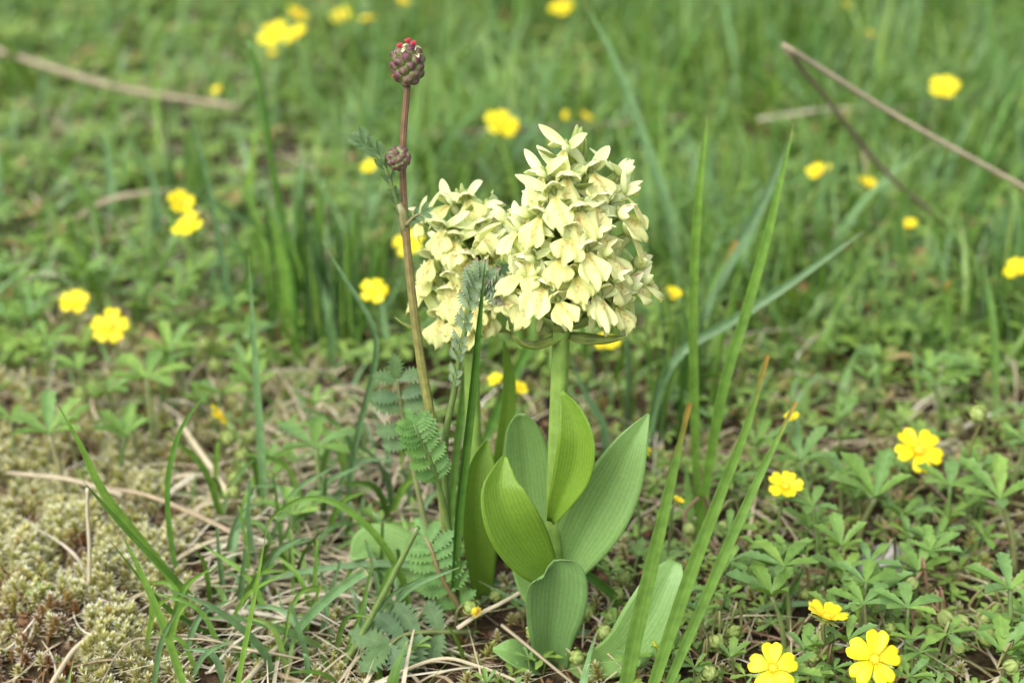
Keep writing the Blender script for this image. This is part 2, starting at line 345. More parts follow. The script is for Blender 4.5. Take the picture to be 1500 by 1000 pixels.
# ------------------------------------------------------------------ the ground sheet
def axis(lo, hi, step, far):
    a = list(np.arange(lo, hi+1e-9, step)); d = step
    while a[-1] < far: d *= 1.35; a.append(a[-1]+d)
    d = step
    while a[0] > -far: d *= 1.35; a.insert(0, a[0]-d)
    return np.array(a)
ax, ay = axis(-.36, .36, .006, 150), axis(-.16, 1.0, .006, 150)
GX, GY = np.meshgrid(ax, ay); GZ = gz(GX, GY)+rng.normal(0, .0007, GX.shape)
V = np.stack([GX, GY, GZ], -1).reshape(-1, 3); nx = len(ax); ny = len(ay)
I = np.arange(nx*ny).reshape(ny, nx)
F = np.stack([I[:-1, :-1], I[:-1, 1:], I[1:, 1:], I[1:, :-1]], -1).reshape(-1, 4)
tag(obj('ground', mk_mesh('ground', V, F, np.zeros((len(V), 3)), M['soil'])), 'dark brown soil under the meadow turf', None, None, 'structure')

# ------------------------------------------------------------------ orchid flower pieces (cm -> m)
cm = .01
def var(fn, k): return [fn(i/k) for i in range(k)]
def p_lip(r):
    W = (1.10+.14*math.sin(r*17))*cm; L = (1.08+.12*math.cos(r*23))*cm
    prof = lambda v: .26+.74*math.sin(min(1, v/.74)*PI/2)**1.7-.20*max(0, (v-.75)/.25)**2
    end = lambda u: .15*math.exp(-(u/.22)**2)+.06*math.cos(u*8.2+r*2)-.20*u*u+.035*math.sin(u*21+r*9)
    return mk_mesh('lip', *petal(L, W, prof, R_(-38-18*r), R_(-42-26*((r*5) % 1)), .10-.40*((r*3) % 1), 13, 19, end, r, .20, .00016), M['lip'])
LIP = var(p_lip, 10)
ov = lambda v: .42+.58*math.sin(PI*min(1, (v+.08)/1.02)**.85) if v < .55 else max(.10, math.cos((v-.45)/.55*PI/2)**.62*1.0)
def p_sep(r): return mk_mesh('lateral_sepal', *petal((1.16+.14*math.sin(r*11))*cm, (.38+.05*math.cos(r*9))*cm, ov, 0, R_(-18+50*math.sin(r*13)), .45+.25*r, 10, 7, None, r, .05, .00016), M['cream'])
SEP = var(p_sep, 5)
def p_hood(r): return mk_mesh('dorsal_sepal', *petal((.88+.08*math.sin(r*11))*cm, .60*cm, ov, R_(58), R_(-72-30*r), -.62, 10, 9, None, r, 0, .00016), M['hood'])
HOOD = var(p_hood, 5)
def p_pet(r): return mk_mesh('petal', *petal(.74*cm, .36*cm, ov, R_(52), R_(-75), -.55, 8, 7, None, r, 0, .00014), M['cream'])
PET = var(p_pet, 3)
def p_spur(r): return mk_mesh('spur', *tube(catmull([(0, .02*cm, 0), (0, -.35*cm, -.22*cm), (.05*cm, -.68*cm, -.58*cm), (.1*cm, -.85*cm, -1.05*cm)], 9), np.array([.16, .19, .18, .17, .155, .145, .13, .11, .06])*cm, 8, r), M['cream'])
SPUR = var(p_spur, 2)
def p_colm(r): return mk_mesh('column', *ellipsoid(.11*cm, .13*cm, .20*cm, 8, 6, r), M['bract'])
COLM = p_colm(.2)

def orchid_flower(root, axis_fn, px, py, az, r_out, size=1., spread=None, roll=20.):
    """one open flower: throat at pixel (px,py), facing azimuth az (0 = towards the viewer's side), ovary back to the stem"""
    a = R_(az); Yc = axis_fn(0)[1]-r_out*math.cos(a); a += random.uniform(-.25, .25)
    c = at(px, py, Yc)
    for _ in range(2): c = at(px, py, axis_fn(c[2])[1]-r_out*math.cos(R_(az)))
    s0 = axis_fn(c[2]-.85*cm)
    P = catmull([s0, s0*.55+c*.45+np.array([0, 0, -.10*cm]), c+np.array([math.sin(a), -math.cos(a), 0])*-.05*cm], 8)
    f = obj('flower', mk_mesh('ovary', *tube(P, np.array([.12, .16, .20, .21, .20, .18, .15, .13])*cm, 8, random.random()), M['bract']), root)
    th = a+PI; base = TR(c) @ RZ(th) @ RX(R_(roll+random.uniform(-16, 18))) @ RY(R_(random.uniform(-22, 22))) @ SC(size)
    sd_ = spread if spread is not None else random.uniform(.45, 1.15)
    obj('lip', random.choice(LIP), f, base @ TR((0, .05*cm, -.05*cm)))
    obj('dorsal_sepal', random.choice(HOOD), f, base @ TR((0, -.08*cm, .08*cm)))
    for s in (-1, 1):
        obj('petal', random.choice(PET), f, base @ TR((s*.10*cm, -.03*cm, .06*cm)) @ RZ(-s*R_(14)) @ RY(s*R_(48)))
        d = (s*(sd_+random.uniform(-.12, .12)), random.uniform(-.45, .3), .75+random.uniform(-.35, .1))
        obj('lateral_sepal', random.choice(SEP), f, base @ TR((s*.10*cm, -.05*cm, .03*cm)) @ frame(d, (-.3*s, 1, .2)))
    obj('spur', random.choice(SPUR), f, base @ RZ(R_(random.uniform(-25, 25))))
    obj('column', COLM, f, base @ TR((0, .02*cm, .12*cm)))
    return f
def bract(root, s0, az, L, W, up=.8, droop=0., mat='bract'):
    a = R_(az); o = np.array([math.sin(a), -math.cos(a), 0]); n_ = 10; P = [np.array(s0, float)]; ph = up
    for i in range(n_-1): P.append(P[-1]+(o*math.cos(ph)+np.array([0, 0, 1])*math.sin(ph))*L/(n_-1)); ph += droop/(n_-1)
    v = np.linspace(0, 1, n_); W_ = W*np.maximum(.05, np.where(v < .35, .55+.45*np.sin(v/.35*PI/2), np.cos((v-.35)/.65*PI/2)**.8))
    return obj('bract', mk_mesh('bract', *sheet(P, W_, -o*math.sin(up)+np.array([0, 0, 1])*math.cos(up)+.001, .45, .05, 5, random.random(), thick=.0001), M[mat]), root)
def bud_shape(r): return mk_mesh('flower_bud', *petal(.8*cm, .5*cm, ov, R_(0), R_(8), 1.3, 8, 7, None, r, 0, .0002), M['bract'])
def orchid_bud(root, p, d, L, W):
    P = catmull([p, p+nrm(d)*L*.5, p+nrm(d)*L+np.array([0, 0, .05*cm])], 8)
    obj('flower_bud', mk_mesh('flower_bud', *tube(P, W/2*np.array([.55, .85, 1, 1, .92, .75, .5, .16]), 7, random.random()), M['bract']), root)

def big_leaf(root, pts, W, cup, mat, Ys, nh=(0, -1, .3), nh2=None, wv=.04, r=0., ph=0., label=None, n_=26):
    """pts: pixels up the midrib, W: full widths in pixels, Ys: depth of each"""
    P = [at(x, y, Y) for (x, y), Y in zip(pts, Ys)]; s = np.array([pxm(p) for p in P]); w_ = np.asarray(W, float)*s
    t = np.linspace(0, 1, len(P)); tt = np.linspace(0, 1, n_)
    Wd = np.maximum(catmull(np.stack([t, w_], 1), n_)[:, 1], .0004)
    o = obj('leaf', mk_mesh('leaf', *sheet(catmull(P, n_), Wd, nh, cup, wv, 11, r, nh2, ph, thick=.00035), M[mat]), root)
    if label: o['label'] = label
    return o

# ---- the tall orchid
B = ground(815, 965)
tall = thing('orchid', B, 'tallest pale yellow orchid in full bloom with broad basal leaves', 'orchid')
def rel(o_root): return TR(-np.array(o_root.location))
class Root:   # parts are written in world space and shifted under their thing
    pass
def settle(root):
    inv = TR(-np.array(root.location))
    for ch in root.children:
        ch.matrix_basis = inv @ ch.matrix_basis
        if ch.type == 'MESH':
            pass
        for g in ch.children: pass
    # sub-parts were written in world space too: their parent already carries the shift
stem_px = [(812, 975), (813, 880), (812, 760), (816, 640), (821, 520), (826, 440), (832, 340), (838, 250), (842, 205)]
stem_P = catmull([at(x, y, .002+.020*max(0, (960-y)/760)) for x, y in stem_px], 40)
stem_r = np.interp(np.linspace(0, 1, 40), [0, .35, .6, .75, 1], np.array([.30, .27, .255, .24, .10])*cm)
obj('stem', mk_mesh('stem', *tube(stem_P, stem_r, 12, .4), M['orchid_stem']), tall)
def axis_tall(z):
    i = np.argmin(abs(stem_P[:, 2]-z)); return stem_P[i].copy() if z else stem_P[28].copy()
FL1 = [  # px, py, azimuth, distance from stem cm
 (829, 222, -35, .9), (796, 262, -48, 1.25), (906, 262, 100, 1.35), (793, 322, -28, 1.45), (848, 312, 8, 1.3), (908, 318, 62, 1.35),
 (762, 345, -62, 1.5), (770, 408, -50, 1.6), (820, 384, -10, 1.6), (858, 372, 22, 1.55), (922, 350, 85, 1.5), (818, 446, 2, 1.6),
 (898, 412, 52, 1.55), (921, 426, 82, 1.55), (866, 258, 30, .8), (790, 372, -75, 1.3), (880, 345, 38, 1.5), (742, 330, -95, 1.35),
 (778, 445, -55, 1.35), (930, 395, 100, 1.5), (812, 290, -10, 1.2), (858, 425, 35, 1.6), (902, 452, 60, 1.5),
 (800, 400, -150, 1.4), (880, 390, 150, 1.4), (850, 340, 178, 1.4), (815, 330, -140, 1.3), (885, 310, 140, 1.3), (840, 430, 185, 1.5), (790, 300, -110, 1.2),
 (838, 350, -5, 1.5), (780, 385, -38, 1.5), (842, 410, 10, 1.6), (886, 375, 48, 1.5), (800, 425, -25, 1.6), (878, 440, 30, 1.6), (775, 320, -70, 1.3), (872, 300, 45, 1.2), (832, 265, -5, .95), (935, 420, 95, 1.5), (756, 425, -80, 1.45), (915, 290, 75, 1.3)]
for (x, y, az, ro) in FL1:
    s_ = random.uniform(.80, .95)
    f = orchid_flower(tall, axis_tall, x, y-6, az, ro*cm, s_)
    z = float(at(x, y, .014)[2]); bract(tall, axis_tall(z-1.0*cm), az+random.uniform(-12, 12), random.uniform(1.6, 2.1)*cm, random.uniform(.45, .6)*cm, random.uniform(.45, .85), random.uniform(-.2, .5))
for (dx, dy, L) in ((.25, -.45, 1.0), (-.1, -.3, .95), (.45, .05, 1.05), (.1, .3, .9), (-.35, .2, .85), (.3, -.1, .75), (.0, -.1, .7)):
    p = axis_tall(.168)+np.array([dx*.25*cm, dy*.25*cm, -1.0*cm+random.uniform(-.3, .5)*cm]); orchid_bud(tall, p, (dx, dy, 2.2), L*cm, .36*cm)
top = stem_P[-1]
z0 = float(at(826, 495, .014)[2])
bract(tall, axis_tall(z0), -58, 2.6*cm, .62*cm, -.45, 2.1); bract(tall, axis_tall(z0+.05*cm), 58, 2.4*cm, .75*cm, -.1, .8)
bract(tall, axis_tall(z0+.2*cm), -25, 2.0*cm, .6*cm, .9, -.2); bract(tall, axis_tall(z0+.25*cm), 95, 1.9*cm, .5*cm, .5, -1.4); bract(tall, axis_tall(z0+.3*cm), -115, 2.0*cm, .55*cm, .5, .3)
big_leaf(tall, [(806, 850), (790, 790), (776, 730), (770, 670), (764, 625), (762, 606)], [34, 60, 70, 70, 48, 14], .25, 'orchid_leaf', [.012, .016, .019, .02, .019, .018], (.1, -1, .25), r=.1, ph=1)
big_leaf(tall, [(808, 850), (775, 810), (748, 765), (733, 720), (735, 690), (739, 668)], [30, 70, 82, 66, 34, 7], .42, 'orchid_leaf_fresh', [-.003, -.007, -.010, -.009, -.006, -.003], (.5, -1, .35), (.1, -1, .0), r=.3, ph=2)
big_leaf(tall, [(807, 764), (823, 730), (840, 690), (846, 645), (838, 605), (823, 573)], [12, 36, 56, 56, 36, 5], .5, 'orchid_leaf_fresh', [-.004, -.007, -.008, -.008, -.006, -.004], (-.45, -1, .1), (.0, -1, .0), r=.6, ph=0)
big_leaf(tall, [(822, 850), (848, 800), (876, 750), (902, 700), (925, 650), (950, 606)], [36, 74, 92, 82, 50, 4], .30, 'orchid_leaf', [.004, .004, .003, .003, .004, .007], (-.35, -1, .35), (.1, -1, .2), r=.5, ph=3)
big_leaf(tall, [(808, 975), (808, 930), (812, 890), (815, 855), (816, 832), (812, 821)], [44, 62, 84, 90, 74, 30], [.75, .6, .45, .35, .45, .6], 'orchid_leaf', [-.004, -.008, -.011, -.013, -.0140, -.0150], (0, -1, .2), (.15, -1, .3), wv=.10, r=.2, ph=1.5, label='short upright basal leaf with its blunt tip folded forward')
big_leaf(tall, [(820, 985), (870, 975), (915, 950), (950, 905), (975, 855), (990, 822)], [22, 46, 66, 80, 62, 20], .25, 'orchid_leaf', [-.006, -.012, -.016, -.016, -.013, -.009], (.5, -.9, .6), (-.2, -1, .6), r=.9, ph=.5, label='low basal leaf arching out sideways over the ground')
big_leaf(tall, [(800, 985), (775, 968), (748, 955), (722, 950)], [20, 44, 42, 6], .2, 'orchid_leaf', [-.003, -.008, -.010, -.010], (0, -.5, 1), r=.7, label='small torn leaf at the foot of the stem')
big_leaf(tall, [(800, 900), (782, 860), (768, 820), (758, 800)], [24, 44, 40, 8], .3, 'orchid_leaf', [.008, .010, .011, .012], (.1, -1, .2), r=.35)
settle(tall)

# ---- the shorter orchid behind it
B2 = ground(706, 880)
short = thing('orchid', B2, 'shorter pale yellow orchid standing close behind the burnet stem', 'orchid')
Y2 = float(B2[1])
stem2 = catmull([at(x, y, Y2+.022*(884-y)/600) for x, y in [(706, 884), (702, 780), (694, 640), (690, 510), (686, 420), (684, 330), (684, 278)]], 36)
obj('stem', mk_mesh('stem', *tube(stem2, np.interp(np.linspace(0, 1, 36), [0, .6, 1], np.array([.28, .24, .10])*cm), 10, .1), M['orchid_stem']), short)
def axis_short(z):
    i = np.argmin(abs(stem2[:, 2]-z)); return stem2[i].copy() if z else stem2[26].copy()
FL2 = [(684, 292, 10, .8), (622, 316, -75, 1.3), (650, 334, -25, 1.4), (702, 334, 18, 1.4), (728, 352, 62, 1.35), (634, 378, -50, 1.5), (684, 376, 0, 1.5), (716, 386, 30, 1.45),
 (660, 428, -22, 1.5), (646, 466, -35, 1.4), (728, 432, 32, 1.5), (744, 418, 62, 1.5), (690, 440, 5, 1.5), (660, 300, -60, .9), (712, 305, 60, .9), (626, 430, -75, 1.4),
 (668, 388, -170, 1.3), (700, 350, 150, 1.3), (650, 350, -140, 1.3), (715, 420, 130, 1.4), (690, 470, -20, 1.3), (668, 352, -10, 1.4), (640, 405, -60, 1.4), (705, 410, 12, 1.5), (676, 462, -10, 1.4), (712, 455, 25, 1.4), (668, 405, -15, 1.5)]
for (x, y, az, ro) in FL2:
    orchid_flower(short, axis_short, x, y-1, az, ro*cm*.92, random.uniform(.76, .90))
    z = float(at(x, y, Y2+.018)[2]); bract(short, axis_short(z-1.0*cm), az+random.uniform(-12, 12), random.uniform(1.6, 2.1)*cm, random.uniform(.42, .55)*cm, random.uniform(.4, .8), random.uniform(-.2, .4))
for (dx, dy, L) in ((.3, -.4, .9), (-.5, -.2, .95), (.1, .3, .8), (-.25, .2, 1.0)):
    orchid_bud(short, stem2[-3]+np.array([dx*.2*cm, dy*.2*cm, -.5*cm]), (dx, dy, 2), L*cm, .34*cm)
z0 = float(at(690, 490, Y2+.014)[2]); bract(short, axis_short(z0), -70, 2.8*cm, .6*cm, -.2, 1.2); bract(short, axis_short(z0), 60, 2.2*cm, .6*cm, .1, .4)
big_leaf(short, [(706, 880), (700, 800), (697, 730), (702, 680), (714, 645)], [26, 52, 56, 46, 8], .5, 'orchid_leaf_fresh', [Y2-.004, Y2-.008, Y2-.010, Y2-.008, Y2-.004], (.5, -1, .1), r=.8, ph=1, label='olive upright leaf half hidden beside the tall orchid')
big_leaf(short, [(712, 850), (722, 740), (738, 640), (745, 560), (738, 500)], [22, 30, 26, 20, 4], .3, 'orchid_leaf_fresh', [Y2+.01, Y2+.016, Y2+.02, Y2+.022, Y2+.022], (.4, -1, 0), r=.2)
big_leaf(short, [(700, 885), (640, 850), (585, 815), (545, 800), (515, 818)], [20, 58, 78, 66, 8], .15, 'orchid_leaf', [Y2, Y2, Y2+.004, Y2+.004, Y2-.004], (-.1, -.7, .9), r=.4, label='broad leaf lying low among the straw')
settle(short)

def near(px, py, marks): return min(marks, key=lambda m: (px-m[0])**2+(1.5*(py-m[1]))**2)[2]
MAT = [(1281, 965, 'the largest wide open flower'), (1132, 978, 'the flower beside the bud cluster'), (1210, 905, 'the tipped yellow flower'), (1150, 713, 'the flower over a leaf'),
       (1345, 660, 'the half-covered large flower'), (1300, 838, 'the pale stone'), (1430, 915, 'the cluster of nodding buds'), (1432, 605, 'the single tall bud'), (1030, 860, 'the long brown-tipped blades'), (1490, 820, 'the wide bright leaf')]
BACK = [(1150, 610, 'the rusty cut blade tip'), (1050, 520, 'the tall bent blade'), (1440, 600, 'the single tall bud'), (1390, 450, 'the short yellowish stub'), (1490, 400, 'the flower cut by the frame'), (1260, 440, 'the lower end of the broken stalk'), (1200, 360, 'the tip of the wide pale-edged blade')]
TURF = [(135, 460, 'the two open yellow flowers'), (320, 608, 'the small sideways flower'), (272, 320, 'the two flowers one above the other'), (60, 640, 'the back edge of the moss'), (450, 500, 'the dark grass tufts'), (375, 560, 'the straight single stalk')]
STUB = [(300, 900, 'the foot of the broad jointed blade'), (440, 740, 'the top of the arching blade'), (520, 950, 'the thick olive cut stem'), (600, 930, 'the low burnet leaf'), (400, 860, 'the long level bluish blade'), (350, 985, 'the thin upright blade'), (470, 890, 'the broad bluish cut blade'), (560, 800, 'the broad low leaf')]
FARM = [(410, 52, 'the cluster of far yellow flowers'), (120, 110, 'the thick dry stalk'), (735, 180, 'the flower between the orchid heads'), (1200, 150, 'the broken stalk'), (1383, 130, 'the flower beyond the broken stalk'), (823, 13, 'the farthest single flower'), (160, 290, 'the pale curved straw'), (960, 200, 'the tall orchid head'), (1440, 330, 'the thin bluish bent blade'), (620, 300, 'the burnet stem')]
# ------------------------------------------------------------------ salad burnet
def burnet_leaflet_mesh(L, W, mat, r, fold=.35, droop=.15, n_=7):
    return mk_mesh('leaflet', *leaflet(L, W, n_, .42, .55, fold, droop, .25, r, .08, .1), M[mat])
def pinnate(root, P, Ls, mat, nh, n_pairs, start=.25, ang=62, foldup=0., wr=.62, stalk_r=.0006, smat='stalk', tipleaf=True, fold=.35):
    """pinnate leaf: rachis P, pairs of toothed leaflets (length in m, start -> tip)"""
    lf = obj('leaf', mk_mesh('rachis', *tube(P, np.linspace(stalk_r*1.4, stalk_r*.6, len(P)), 6, random.random()), M[smat]), root)
    T = tangents(P); nh = np.asarray(nh, float); N_ = len(P)
    protos = [burnet_leaflet_mesh(1., wr, mat, k/3, fold) for k in range(3)]
    for i in range(n_pairs):
        t = start+(1-start)*(i/max(1, n_pairs-1))*.97; k = min(N_-1, int(t*(N_-1)+.5)); p, d = P[k], T[k]
        S = nrm(np.cross(d, nh)); L = np.interp(i/max(1, n_pairs-1), np.linspace(0, 1, len(Ls)), Ls)
        for s in (-1, 1):
            a = R_(ang+random.uniform(-9, 9)); y = d*math.cos(a)+S*s*math.sin(a)+nrm(nh)*foldup
            obj('leaflet', random.choice(protos), lf, TR(p) @ frame(y, nh+S*s*random.uniform(-.2, .2)) @ SC(L*random.uniform(.9, 1.08)))
    if tipleaf: obj('leaflet', protos[0], lf, TR(P[-1]) @ frame(T[-1], nh) @ SC(Ls[-1]))
    return lf
BB = ground(668, 905); YB = float(BB[1])
bur = thing('burnet_plant', BB, 'salad burnet with a tall reddish stem, two knobbly heads and toothed leaves', 'plant')
stemB = catmull([BB+np.array([0, 0, -.002]), at(652, 760, YB-.001), at(637, 645, YB-.004), at(615, 520, YB+.000), at(600, 400, YB+.006), at(592, 300, YB+.012), at(590, 215, YB+.017), at(597, 122, YB+.022)], 50)
sB = np.array([pxm(p) for p in stemB]); obj('stem', mk_mesh('stem', *tube(stemB, np.interp(np.linspace(0, 1, 50), [0, .4, .65, .75, 1], [7.2, 7.0, 6.0, 5.2, 5.0])*sB, 10, .0), M['burnet_stem']), bur)
budm = []
for k in range(3):
    V, F, A = ellipsoid(1, 1, 1.12, 12, 8, k/3); ang = np.arctan2(V[:, 1], V[:, 0]); tz = np.clip(V[:, 2], 0, 1)
    V[:, :2] *= (1-.10*tz*np.abs(np.cos(2*ang))**6)[:, None]; budm.append(mk_mesh('bud', V, F, A, M['bud']))
def head(px, py, rx, rz, n_, br, up, Yh, skip_top=0):
    c = at(px, py, Yh); s = pxm(c); rx *= s; rz *= s; br *= s
    h = obj('flower_head', mk_mesh('flower_head', *xf(ellipsoid(rx*.72, rx*.72, rz*.76, 10, 8), TR(c)), M['bud']), bur)
    for i in range(n_):
        zf = 1-2*(i+.5)/n_
        if zf > 1-skip_top: continue
        q = math.sqrt(1-zf*zf); a = i*2.39996+up; d = np.array([q*math.cos(a)*rx, q*math.sin(a)*rx, zf*rz])
        nn = nrm((d[0]/rx**2, d[1]/rx**2, d[2]/rz**2)+np.array([0, 0, 80.]))
        obj('bud', random.choice(budm), h, TR(c+d*.98) @ frame(nn, (0.3, .1, 1)) @ RX(-PI/2) @ SC(br*random.uniform(.9, 1.08)))
    return h, c, s
YH = YB+.020
h1, c1, s1 = head(597, 93, 18, 26, 34, 8.8, .4, YH, .12)
h2, c2, s2 = head(584, 232, 13.5, 13, 34, 5.6, 1.1, YH-.010)
# open flowers on top of the upper head: pale four-lobed calyx with red brush stigmas
def brush(r):
    mb = MB()
    for k in range(26):
        a = random.uniform(0, 2*PI); t = random.uniform(.1, .9); d = np.array([math.cos(a)*t, math.sin(a)*t, 1-.4*t])
        mb.add(tube(catmull([np.zeros(3), d*.5, d+np.array([0, 0, -.15*t])], 4), [.05, .045, .04, .03], 4))
    return mb.mesh('stigma_tuft', M['stigma'])
BR = brush(0)
for (dx, dy, dz, k) in ((-9, -6, 24, 1), (11, -4, 27, 1), (2, 8, 27, 1), (-2, -9, 26, 0), (13, -10, 18, 0), (-20, -6, -20, 2)):
    p = c1+np.array([dx, dy, dz])*s1
    if k: obj('stigma_tuft', BR, h1, TR(p) @ SC((10 if k == 1 else 6)*s1))
    if k != 2:
        for j in range(4):
            a = j*PI/2+dx; obj('calyx_lobe', mk_mesh('calyx_lobe', *petal(11*s1, 6*s1, ov, .5, -1.2, .4, 6, 5, None, 0., 0, .0001), M['pale_sepal']), h1, TR(p-np.array([0, 0, 1.5*s1])) @ RZ(a))
# the small leaf at the upper node
Pn = catmull([at(594, 330, YH-.010), at(582, 300, YH-.010), at(570, 262, YH-.010), at(554, 228, YH-.009), at(534, 210, YH-.008)], 16)
lf = pinnate(bur, Pn, [.0028, .0034, .0050, .0052], 'burnet_leaf', (.9, -1, .3), 8, .12, 34, .1, .62, .0006, fold=.6)
Pn = catmull([at(596, 335, YH), at(585, 318, YH-.004), at(572, 300, YH-.006), at(560, 285, YH-.007)], 10)
pinnate(bur, catmull([at(595, 330, YH-.011), at(606, 318, YH-.013), at(618, 312, YH-.014)], 8), [.0035, .004], 'burnet_leaf', (.1, -1, .6), 3, .3, 40, .1, .5, .0006, fold=.5)
obj('sheath', mk_mesh('sheath', *tube([at(594, 345, YH-.010), at(593, 330, YH-.010), at(590, 312, YH-.010), at(584, 298, YH-.010)], [6.5*s1, 8*s1, 7*s1, 4.5*s1], 8), M['stalk']), bur)
# the upright pale leaf in front of the shorter orchid
Pn = catmull([at(668, 900, YB-.004), at(655, 760, YB-.008), at(652, 650, YB-.012), at(664, 580, YB-.014), at(676, 510, YB-.015), at(690, 445, YB-.015), at(700, 415, YB-.015), at(716, 415, YB-.016)], 44)
lf = pinnate(bur, Pn, [.0042, .0052, .0072, .0085], 'burnet_pale', (-.9, -1, .1), 17, .46, 36, .35, .55, .0009, 'stalk', False, .7)
lf['label'] = 'narrow upright leaf with folded grey-green leaflets'
obj('leaflet', burnet_leaflet_mesh(.0108, .0058, 'burnet_leaf', .3, .3), lf, TR(Pn[-1]) @ frame((.6, -.1, .10), (0, -.3, 1)))
obj('leaflet', burnet_leaflet_mesh(.0085, .0050, 'burnet_leaf', .7, .3), lf, TR(Pn[-2]) @ frame((.55, -.1, .55), (.3, -1, .4)))
# stacked fresh leaf, dark leaf behind, the two broad leaves low in front
Pn = catmull([at(672, 905, YB-.006), at(660, 790, YB-.014), at(648, 730, YB-.018), at(632, 680, YB-.020), at(614, 640, YB-.021), at(606, 622, YB-.020)], 30)
pinnate(bur, Pn, [.0070, .0078, .0080, .0055], 'burnet_green', (.25, -.75, .75), 9, .50, 66, .35, .62, .0008, fold=.25)
Pn = catmull([at(660, 905, YB+.002), at(622, 760, YB+.012), at(604, 680, YB+.016), at(590, 610, YB+.018), at(582, 555, YB+.018)], 26)
pinnate(bur, Pn, [.0085, .0095, .0085], 'burnet_leaf', (.1, -.8, .6), 5, .60, 74, .1, .6, .0008, fold=.2)
Pn = catmull([at(690, 915, YB-.012), at(668, 880, YB-.018), at(645, 840, YB-.020), at(632, 805, YB-.019), at(622, 785, YB-.016)], 24)
pinnate(bur, Pn, [.0085, .0105, .0100, .0070], 'burnet_green', (-.15, -.85, .6), 8, .22, 62, .12, .50, .0008, 'red_stalk', fold=.22)
Pn = catmull([at(690, 925, YB-.018), at(660, 925, YB-.024), at(625, 925, YB-.028), at(590, 930, YB-.032), at(570, 945, YB-.036)], 18)
pinnate(bur, Pn, [.0110, .0120, .0120], 'burnet_leaf', (-.1, -.8, .7), 4, .38, 68, .05, .66, .0008, fold=.2)
settle(bur)

# ------------------------------------------------------------------ yellow cinquefoil flowers
def yp(r):
    prof = lambda v: .22+.78*math.sin(min(1, v/.75)*PI/2)**1.1-.30*max(0, (v-.8)/.2)**2
    end = lambda u: -.16*math.exp(-(u/.28)**2)-.10*u*u
    return mk_mesh('petal', *petal(1., .84, prof, .25, -.35-.3*r, .25-.35*r, 8, 9, end, r, .05, .012), M['yellow'])
YP = var(yp, 4)
def centre_mesh():
    mb = MB(); mb.add(xf(ellipsoid(.17, .17, .13, 10, 6), TR((0, 0, .06))))
    for k in range(18):
        a = k*2*PI/18; q = .20+.06*(k % 2); mb.add(tube([np.array([math.cos(a)*.12, math.sin(a)*.12, .05]), np.array([math.cos(a)*q, math.sin(a)*q, .20])], [.012, .012], 4))
        mb.add(xf(ellipsoid(.028, .028, .035, 5, 4), TR((math.cos(a)*q, math.sin(a)*q, .22))))
    return mb.mesh('centre', M['ycentre'])
YC = centre_mesh()
def calyx_mesh():
    mb = MB(); mb.add(xf(ellipsoid(.20, .20, .14, 8, 6), TR((0, 0, -.07))))
    for k in range(5):
        for (o_, L, W) in ((.5, .62, .26), (0, .46, .13)):
            mb.add(xf(petal(L, W, lambda v: max(.05, .7+.3*math.sin(v*3)-v**2*.9), -.05, .25, .2, 6, 5, None, k/5, 0, .012), RZ(2*PI*(k+o_)/5) @ TR((0, .10, -.05))))
    return mb.mesh('calyx', M['calyx'])
YK = calyx_mesh()
def budc_mesh(r):
    mb = MB(); mb.add(ellipsoid(.78, .78, .82, 10, 7, r))
    def strip(a0, wid, r0, top, out_):
        V = []; A = []; n_ = 7
        for i in range(n_):
            v = i/(n_-1); t = -1.2+(top+1.2)*v; w_ = wid*(.75+.5*math.sin(v*2.6))*(1-v**3)+.03; R1 = r0*(1+out_*v*v)
            for u in (-1, 0, 1):
                a = a0+u*w_; q = R1*(1.05 if u == 0 else .97); V.append((q*math.cos(t)*math.cos(a), q*math.cos(t)*math.sin(a), q*1.05*math.sin(t))); A.append(((u+1)/2, v, (r+a0*.1) % 1, 1))
        F = [(k*3+j_, k*3+j_+1, k*3+j_+4, k*3+j_+3) for k in range(n_-1) for j_ in (0, 1)]
        return np.array(V), F, np.array(A)
    for k in range(5):
        mb.add(strip(2*PI*k/5+r, .62, .84, 1.25, .12)); mb.add(strip(2*PI*(k+.5)/5+r, .22, .93, .75, .45))
    return mb.mesh('calyx', M['calyx'])
BUDC = [budc_mesh(r) for r in (.1, .5, .8)]
def stalk_pts(base, c, d, bow):
    mid = base*.5+c*.5+np.array([bow*.4, 0, 0]); return catmull([base, mid, c-nrm(d)*.0035, c], 10)
def yflower(px, py, dpx, tilt=(0, -.6), h=.035, label='', group=None, open_=0., petals=5, cup=0.):
    c = atz(px, py, h+float(gz(*atz(px, py, h)[:2]))); s = dpx*pxm(c)/2
    d = nrm((tilt[0], tilt[1], .8)); b = c+np.array([random.uniform(-.008, .008), random.uniform(0, .012), 0]); b[2] = gz(b[0], b[1])-.001
    t = thing('cinquefoil_flower', b, label, 'flower', group)
    Mf = TR(c-b) @ frame(np.cross(d, (1, .2, .1)), d) @ RZ(random.uniform(0, 6)) @ SC(s)
    for k in range(petals):
        obj('petal', random.choice(YP), t, Mf @ RZ(2*PI*k/5+random.uniform(-.09, .09)) @ TR((0, .10, 0)) @ RX(cup+random.uniform(-.12, .12)) @ SC(.90*random.uniform(.95, 1.04)))
    obj('centre', YC, t, Mf); obj('calyx', YK, t, Mf @ TR((0, 0, -.02)))
    obj('stalk', mk_mesh('stalk', *tube(stalk_pts(np.array([0, 0, -.001]), c-b, d, random.uniform(-.006, .006)), .00055, 6, random.random()), M['stalk']), t)
    return t
yflower(110, 443, 48, (-.1, -.5), .030, 'yellow cinquefoil flower just behind another open one, both above sparse brown turf', cup=.15)
yflower(161, 478, 60, (.05, -.6), .028, 'wide open yellow cinquefoil flower with five separate petals above sparse brown turf')
yflower(264, 298, 46, (.4, -.6), .055, 'upper of two yellow cinquefoil flowers one above the other by a grass tuft', cup=.3)
